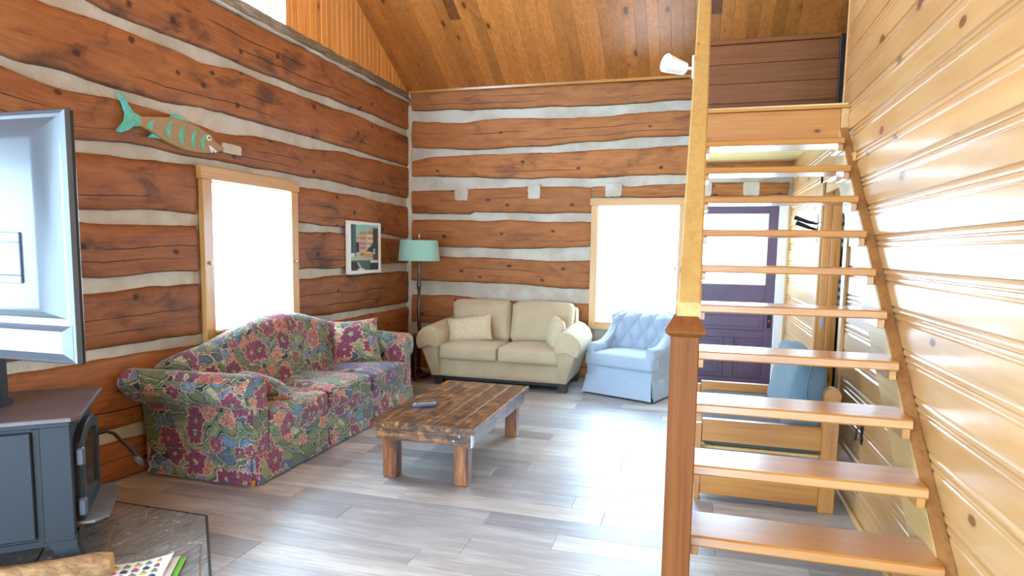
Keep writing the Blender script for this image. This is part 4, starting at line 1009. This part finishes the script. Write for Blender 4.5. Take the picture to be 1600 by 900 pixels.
e0 = fm(1020, 444)
for r_, d_, m_ in ((.021, .036, 'white'), (.010, .038, 'fishtan'), (.006, .040, 'eye')): part('eye', G().prism([(e0[0]+r_*cos(k*pi/8), e0[1]+r_*sin(k*pi/8)) for k in range(16)], 0, fx+.028, fx+d_), m_, fs_)
part('lip', G().prism([fm(*p) for p in [(1015, 525), (1040, 530), (1115, 585), (1100, 598), (1050, 562), (1066, 596), (1050, 600)]], 0, fx+.026, fx+.036), 'white', fs_)

# ------------------------------------------------------------------ television seen from behind
tv = thing('television', 'flat television seen from behind at the left edge', 'television', (-1.98, 1.2, 1.2))
xa, xb, za, zb_ = -2.565, -1.458, 1.198, 1.822
part('screen', G().box(xa, xb, 1.212, 1.228, za, zb_, .004), 'tvdark', tv)
def ring(d, y): return [(xa+d, y, za+d), (xb-d, y, za+d), (xb-d, y, zb_-d), (xa+d, y, zb_-d)]
g = G().loft([ring(.002, 1.213), ring(.004, 1.205), ring(.014, 1.20)]); part('back_shell', g, 'tvback', tv, smooth=20)
def rr(x0, x1, z0, z1, y): return [(x0, y, z0), (x1, y, z0), (x1, y, z1), (x0, y, z1)]
g = G().loft([rr(xa+.02, xb-.02, za+.115, zb_-.02, 1.201), rr(xa+.075, xb-.075, za+.135, zb_-.065, 1.178), rr(xa+.085, xb-.085, za+.145, zb_-.075, 1.176)]); hs = part('rear_housing', g, 'tvback', tv, smooth=20)
g = G().loft([rr(xa+.03, xb-.01, za+.012, za+.10, 1.201), rr(xa+.05, xb-.03, za+.03, za+.085, 1.19)]); part('lower_cover', g, 'tvback', tv, smooth=20)
g = G().box(-1.80, -1.585, 1.170, 1.177, 1.50, 1.525, .002).box(-1.80, -1.585, 1.170, 1.177, 1.40, 1.42, .002).box(-1.60, -1.585, 1.170, 1.177, 1.42, 1.50, .002); part('connector_recess', g, 'tvrec', tv)
part('mount_plate', G().box(-2.1, -1.88, 1.15, 1.176, 1.4, 1.62, .004), 'iron', tv)
part('mount_arm', G().tube([(-1.99, 1.15, 1.51), (-2.4, 1.02, 1.51), (-2.75, .95, 1.51), (-3.45, 1.25, 1.51)], .022), 'iron', tv)
part('wall_plate', G().box(XL-.005, XL+.03, 1.13, 1.37, 1.36, 1.66, .004), 'iron', tv)

# ------------------------------------------------------------------ hearth, stove, firewood, magazine
HZ = .06
hp = [(-3.46, .2), (-1.5, .2), (-1.5, 1.67), (-2.47, 2.72), (-3.46, 2.72)]
he = thing('hearth', 'low slate-tiled hearth pad under the wood stove', 'hearth', (-2.6, 2.0, 0))
part('slab', G().prism(hp, 2, 0.0, HZ-.008), 'grout', he, smooth=0)
for (p, q) in (((-1.5, .2), (-1.5, 1.67)), ((-1.5, 1.67), (-2.47, 2.72)), ((-2.47, 2.72), (-3.46, 2.72))):
    d = (Vector(q)-Vector(p)).normalized(); nn_ = Vector((d.y, -d.x))*.012
    part('edge_strip', G().prism([p, q, (q[0]+nn_.x, q[1]+nn_.y), (p[0]+nn_.x, p[1]+nn_.y)], 2, 0, HZ), 'edge', he, smooth=0)
def clip(poly, a, b):
    out = []; f = lambda p: (b[0]-a[0])*(p[1]-a[1])-(b[1]-a[1])*(p[0]-a[0])
    for i in range(len(poly)):
        p, q = poly[i], poly[(i+1) % len(poly)]; fp, fq = f(p), f(q)
        if fp >= 0: out.append(p)
        if fp*fq < 0: t_ = fp/(fp-fq); out.append((p[0]+(q[0]-p[0])*t_, p[1]+(q[1]-p[1])*t_))
    return out
A_ = radians(41.3); N_ = Vector((cos(A_), sin(A_))); D_ = Vector((-sin(A_), cos(A_)))
tn, td, gr = .27, .41, .009
for j in range(-3, 12):
    for i in range(-14, 10):
        d0 = 3.343-4*td+j*td if False else 3.343+(j-8)*td; n0 = -.4815+i*tn+(.135 if (j-8) % 2 else 0)
        pts = [N_*a+D_*b for a, b in ((n0+gr/2, d0+gr/2), (n0+tn-gr/2, d0+gr/2), (n0+tn-gr/2, d0+td-gr/2), (n0+gr/2, d0+td-gr/2))]
        poly = [(p.x, p.y) for p in pts]
        for k in range(len(hp)):
            if len(poly) < 3: break
            poly = clip(poly, hp[k], hp[(k+1) % len(hp)])
        if len(poly) >= 3:
            ar = abs(sum(poly[k][0]*poly[(k+1) % len(poly)][1]-poly[(k+1) % len(poly)][0]*poly[k][1] for k in range(len(poly))))/2
            if ar > .003: part('tile', G().prism(poly, 2, HZ-.009, HZ, .002), 'tile', he, smooth=0)
sv = thing('wood_stove', 'charcoal cast-iron wood stove with glass door on the hearth', 'stove', (-2.96, 2.14, HZ), A_)
SP = lambda n, g, m='stove', **k: part(n, g, m, sv, True, **k)
H_ = .70
SP('body', G().box(-.26, .235, -.295, .295, .15, H_-.035, .006))
SP('front_column', G().box(.13, .245, -.305, -.27, .14, H_-.04, .005))
SP('side_panel', G().box(-.27, .105, -.318, -.298, .17, H_-.06, .005)); SP('panel_joint', G().box(.104, .131, -.300, -.290, .15, H_-.05, .001), 'stove_dark')
SP('side_panel', G().box(-.27, .2, .298, .318, .17, H_-.06, .005)); SP('bottom_pan', G().box(-.26, .225, -.28, .28, .115, .15, .004))
tp = [(-.30, -.345), (.255, -.345), (.285, -.31), (.285, .31), (.255, .345), (-.30, .345)]
SP('top_plate', G().prism(tp, 2, H_-.022, H_, .004), 'stove_top'); SP('top_rim', G().prism([(x*.965, y*.97) for x, y in tp], 2, H_-.04, H_-.022, .003))
# arched door
def arch(y0, y1, z0, z1, rise, n=12): return [(y0, z0), (y1, z0)]+[(y1+(y0-y1)*i/n, z1+rise*sin(pi*i/n)) for i in range(n+1)]
ou = arch(-.235, .235, .185, .56, .055); inn = arch(-.165, .165, .255, .53, .035)
g = G(); xs2 = (.236, .272)
m_ = len(ou); lo_ = [[(xs2[0], y, z) for y, z in ou], [(xs2[1]-.006, y, z) for y, z in ou], [(xs2[1], y*.985, .37+(z-.37)*.985) for y, z in ou], [(xs2[1], y, z) for y, z in inn], [(xs2[1]-.012, y*.98, .39+(z-.39)*.98) for y, z in inn]]
dd_ = SP('door', g.loft(lo_, False), smooth=30)
SPd = lambda n, g, m: part(n, g, m, dd_, True)
SPd('door_glass', G().prism(inn, 0, .24, .262), 'soot_glass')
for z_ in (.27, .50): SPd('hinge', G().box(.25, .285, -.268, -.232, z_-.04, z_+.04, .008), 'gunmetal')
SPd('handle', G().tube([(.27, .20, .48), (.31, .21, .485), (.34, .215, .47), (.41, .21, .38), (.44, .21, .335)], [.008, .008, .009, .009, .009]), 'iron')
g = G()
for k in range(6):
    a = k*pi/3; g.tube([(.432+.0, .21, .345)]+[(.432+.028*t_+.016*sin(pi*t_)*cos(a+t_*3), .21+.016*sin(pi*t_)*sin(a+t_*3), .345-.055*t_) for t_ in (.2, .4, .6, .8, 1.0)], .004, 6)
SPd('coil_grip', g, 'gunmetal')
lip = [(.236, -.25), (.31, -.25), (.36, -.20), (.36, .20), (.31, .25), (.236, .25)]
SP('ash_lip', G().prism(lip, 2, .185, .2, .003), 'ash')
def leg(x, y, sx, sy):
    lo_ = []
    for z, w_, o_ in ((.165, .11, 0), (.12, .085, 0), (.06, .062, .018), (0, .066, .045)):
        cx_, cy_ = x+sx*o_, y+sy*o_*.3; lo_.append([(cx_-sx*w_, cy_-sy*w_*.6, z), (cx_+sx*.012, cy_-sy*w_*.6, z), (cx_+sx*.012, cy_+sy*.012, z), (cx_-sx*w_, cy_+sy*.012, z)])
    if sx*sy < 0: lo_ = [l[::-1] for l in lo_]
    SP('leg', G().loft(lo_), smooth=30)
for sx in (-1, 1):
    for sy in (-1, 1): leg(.235 if sx > 0 else -.25, sy*.29, sx, sy)
SP('flue_collar', G().lathe([(.09, H_-.005), (.09, H_+.02), (.078, H_+.025)], (-.12, .03), 24))
SP('stove_pipe', G().lathe([(.076, H_), (.076, 5.0)], (-.12, .03), 24))
SP('paint_chip', G().box(-.09, -.075, -.3195, -.317, .25, .256, .0005), 'white')
fw = thing('firewood_log', 'split firewood log lying on the hearth by the magazine', 'firewood', (-2.56, 1.98, HZ))
A3, B3 = Vector((-2.385, 2.08, HZ+.057)), Vector((-2.85, 1.75, HZ+.057)); ax = (B3-A3).normalized(); u_ = Vector((0, 0, 1)); v_ = ax.cross(u_)
lo_ = []
for i in range(19):
    t_ = i/18; c_ = A3.lerp(B3, t_); lp = []
    for k in range(16):
        a = 2*pi*k/16; r_ = .046*(1+.34*noise.noise(Vector((cos(a)*1.4, sin(a)*1.4, t_*2)))+.12*noise.noise(Vector((cos(a)*4, sin(a)*4, t_*9))))
        if i in (0, 18): r_ *= .93
        lp.append(tuple(c_+u_*(r_*sin(a))+v_*(r_*cos(a))))
    lo_.append(lp)
part('split_wood', G().loft(lo_, False), 'bark', fw, smooth=60)
part('cut_end', G().add(lo_[0], [tuple(reversed(range(16)))]).add(lo_[-1], [tuple(range(16))]), 'cutwood', fw, smooth=0)
for k_, c_ in dict(page=(238, 236, 230), green=(116, 196, 60), ink=(70, 66, 84), yellow=(206, 176, 70), magenta=(170, 80, 120), leafg=(110, 150, 90)).items(): MAT['mg_'+k_] = plain('print_'+k_, c_, .4, var=.05)
mg = thing('magazine', 'open flyer magazine with green edge lying on the hearth', 'magazine', (-2.275, 2.135, HZ+.001), radians(31))
def page(z, x0, x1, y0, y1, curl, mat, nm, seed):
    n = 10; lo_ = []
    for i in range(n+1):
        x_ = x0+(x1-x0)*i/n; t_ = i/n; zz = z+curl*t_**2.5*.05+.003*noise.noise(Vector((t_*3, seed, 0)))
        lo_.append([(x_, y0, zz), (x_, y1, zz+.006*curl*t_), (x_, y1, zz+.0012+.006*curl*t_), (x_, y0, zz+.0012)])
    return part(nm, G().loft(lo_), mat, mg, True)
page(.001, -.15, .15, -.12, .10, .15, 'mg_green', 'cover', 1); page(.004, -.15, .125, -.12, .098, .3, 'mg_page', 'page', 2); page(.008, -.155, .10, -.12, .095, .6, 'mg_page', 'page', 3)
g = G(); mk = ['mg_ink', 'mg_yellow', 'mg_magenta', 'mg_leafg']
for i in range(5):
    for j in range(4):
        x_, y_ = -.14+i*.045, -.10+j*.047; tt = (x_+.155)/.255; zz = .0098+.6*.05*tt**2.5+.0022+.004*tt
        g.cur = (i*2+j*3) % 4; g.box(x_, x_+.028, y_, y_+.022, zz-.001, zz+.0006, 0); g.cur = 0; g.box(x_+.004, x_+.016, y_+.026, y_+.031, zz-.001, zz+.0006, 0)
part('printed_pictures', g, mk, mg, True, smooth=0)

# ------------------------------------------------------------------ bench under the stairs
be = thing('wooden_bench', 'pine frame bench seat behind the stairs', 'bench', (.45, 4.6, 0))
def end_frame(y):
    part('back_post', G().box(.735, .82, y, y+.07, 0, .70, .005), 'stairz', be)
    g_ = G(); g_.prism([(.7775+.0455*cos(k*pi/10), .695+.0455*sin(k*pi/10)) for k in range(20)], 1, y-.004, y+.075); part('post_top', g_, 'stairx', be)
    part('front_post', G().box(.035, .07, y, y+.07, 0, .475, .005), 'stairz', be)
    part('arm_rail', G().box(.07, .735, y+.01, y+.06, .365, .50, .004), 'headx', be)
    part('low_rail', G().box(.07, .735, y+.01, y+.06, .035, .165, .004), 'headx', be)
end_frame(3.96); end_frame(5.16)
part('front_board', G().box(.04, .068, 4.03, 5.16, .20, .32, .004), 'striny', be); part('back_board', G().box(.775, .80, 4.03, 5.16, .22, .34, .004), 'striny', be)
part('back_board', G().box(.775, .80, 4.03, 5.16, .52, .64, .004), 'striny', be)
for i in range(9): part('slat', G().box(.068, .775, 4.06+i*.122, 4.06+i*.122+.07, .295, .315, .003), 'striny', be)
tag(part('bench_pad', G().rbox((.40, 4.6, .38), (.33, .55, .063), .035, 10, (0, 0, .012)), 'charcoal', smooth=60), 'charcoal seat pad on the pine bench behind the stairs', 'cushion')
def dl(pt, p):
    pt = Vector(pt); t_ = (pt.z-.44)/.44; pt.x += .05*t_; w_ = 1-.35*t_; pt.x = .66+(pt.x-.66)*w_; return pt
dn = thing('denim_cushion', 'thick blue denim back cushion standing on the bench', 'cushion', (.64, 4.5, .44))
part('body', G().rbox((.645, 4.55, .66), (.12, .50, .215), .05, 12, (.02, .03, .0), dl), 'denim', dn, smooth=60)
part('seam', G().tube([(.665, 4.048, .52), (.655, 4.02, .60), (.645, 4.015, .68), (.65, 4.02, .76), (.67, 4.045, .85)], .005), 'denim', dn)

# ------------------------------------------------------------------ small things
hk = thing('wall_hook', 'black iron double wall hook beside the doorway', 'hook', (XR, 5.66, 1.62))
part('plate', G().box(XR-.012, XR, 5.64, 5.675, 1.60, 1.82, .002), 'iron', hk)
for z_, dy_ in ((1.765, .06), (1.72, -.02)): part('arm', G().tube([(XR-.012, 5.66, z_-.02), (XR-.07, 5.665+dy_*.3, z_-.005), (XR-.17, 5.67+dy_, z_+.035)], [.008, .014, .018]), 'iron', hk)
lt = thing('iron_latch', 'small black iron latch on the pine wall below the stairs', 'latch', (XR, 3.89, .47))
part('plate', G().box(XR-.008, XR, 3.875, 3.905, .45, .575, .002), 'iron', lt); part('lever', G().tube([(XR-.008, 3.89, .54), (XR-.03, 3.89, .535), (XR-.035, 3.89, .47)], .006), 'iron', lt)
def curtain(label, x0, x1, y, z0, z1):
    n = 40; lo_ = []; uvm = {}
    for i in range(n+1):
        t_ = i/n; x_ = x0+(x1-x0)*t_; yy = y+.02*sin(t_*2*pi*6)
        lo_.append([(x_, yy, z0), (x_, yy, z1), (x_, yy+.004, z1), (x_, yy+.004, z0)])
    return tag(part('gingham_curtain', G().loft(lo_), 'gingham', uv=lambda co, a: (co.x*1.6, co.z), smooth=60), label, 'curtain')
curtain('black and white gingham valance hanging beyond the doorway', 1.0, 1.9, 6.2, 1.56, 1.98)
curtain('black and white gingham cafe curtain below the valance beyond the doorway', 1.0, 1.9, 6.2, .98, 1.40)
rd = thing('curtain_rods', 'pair of curtain rods beyond the doorway', 'curtain rod', (1.6, 6.2, 1.4))
for z_ in (1.97, 1.395): part('rod', G().tube([(XR+.1, 6.2, z_), (2.6, 6.2, z_)], .009), 'iron', rd)
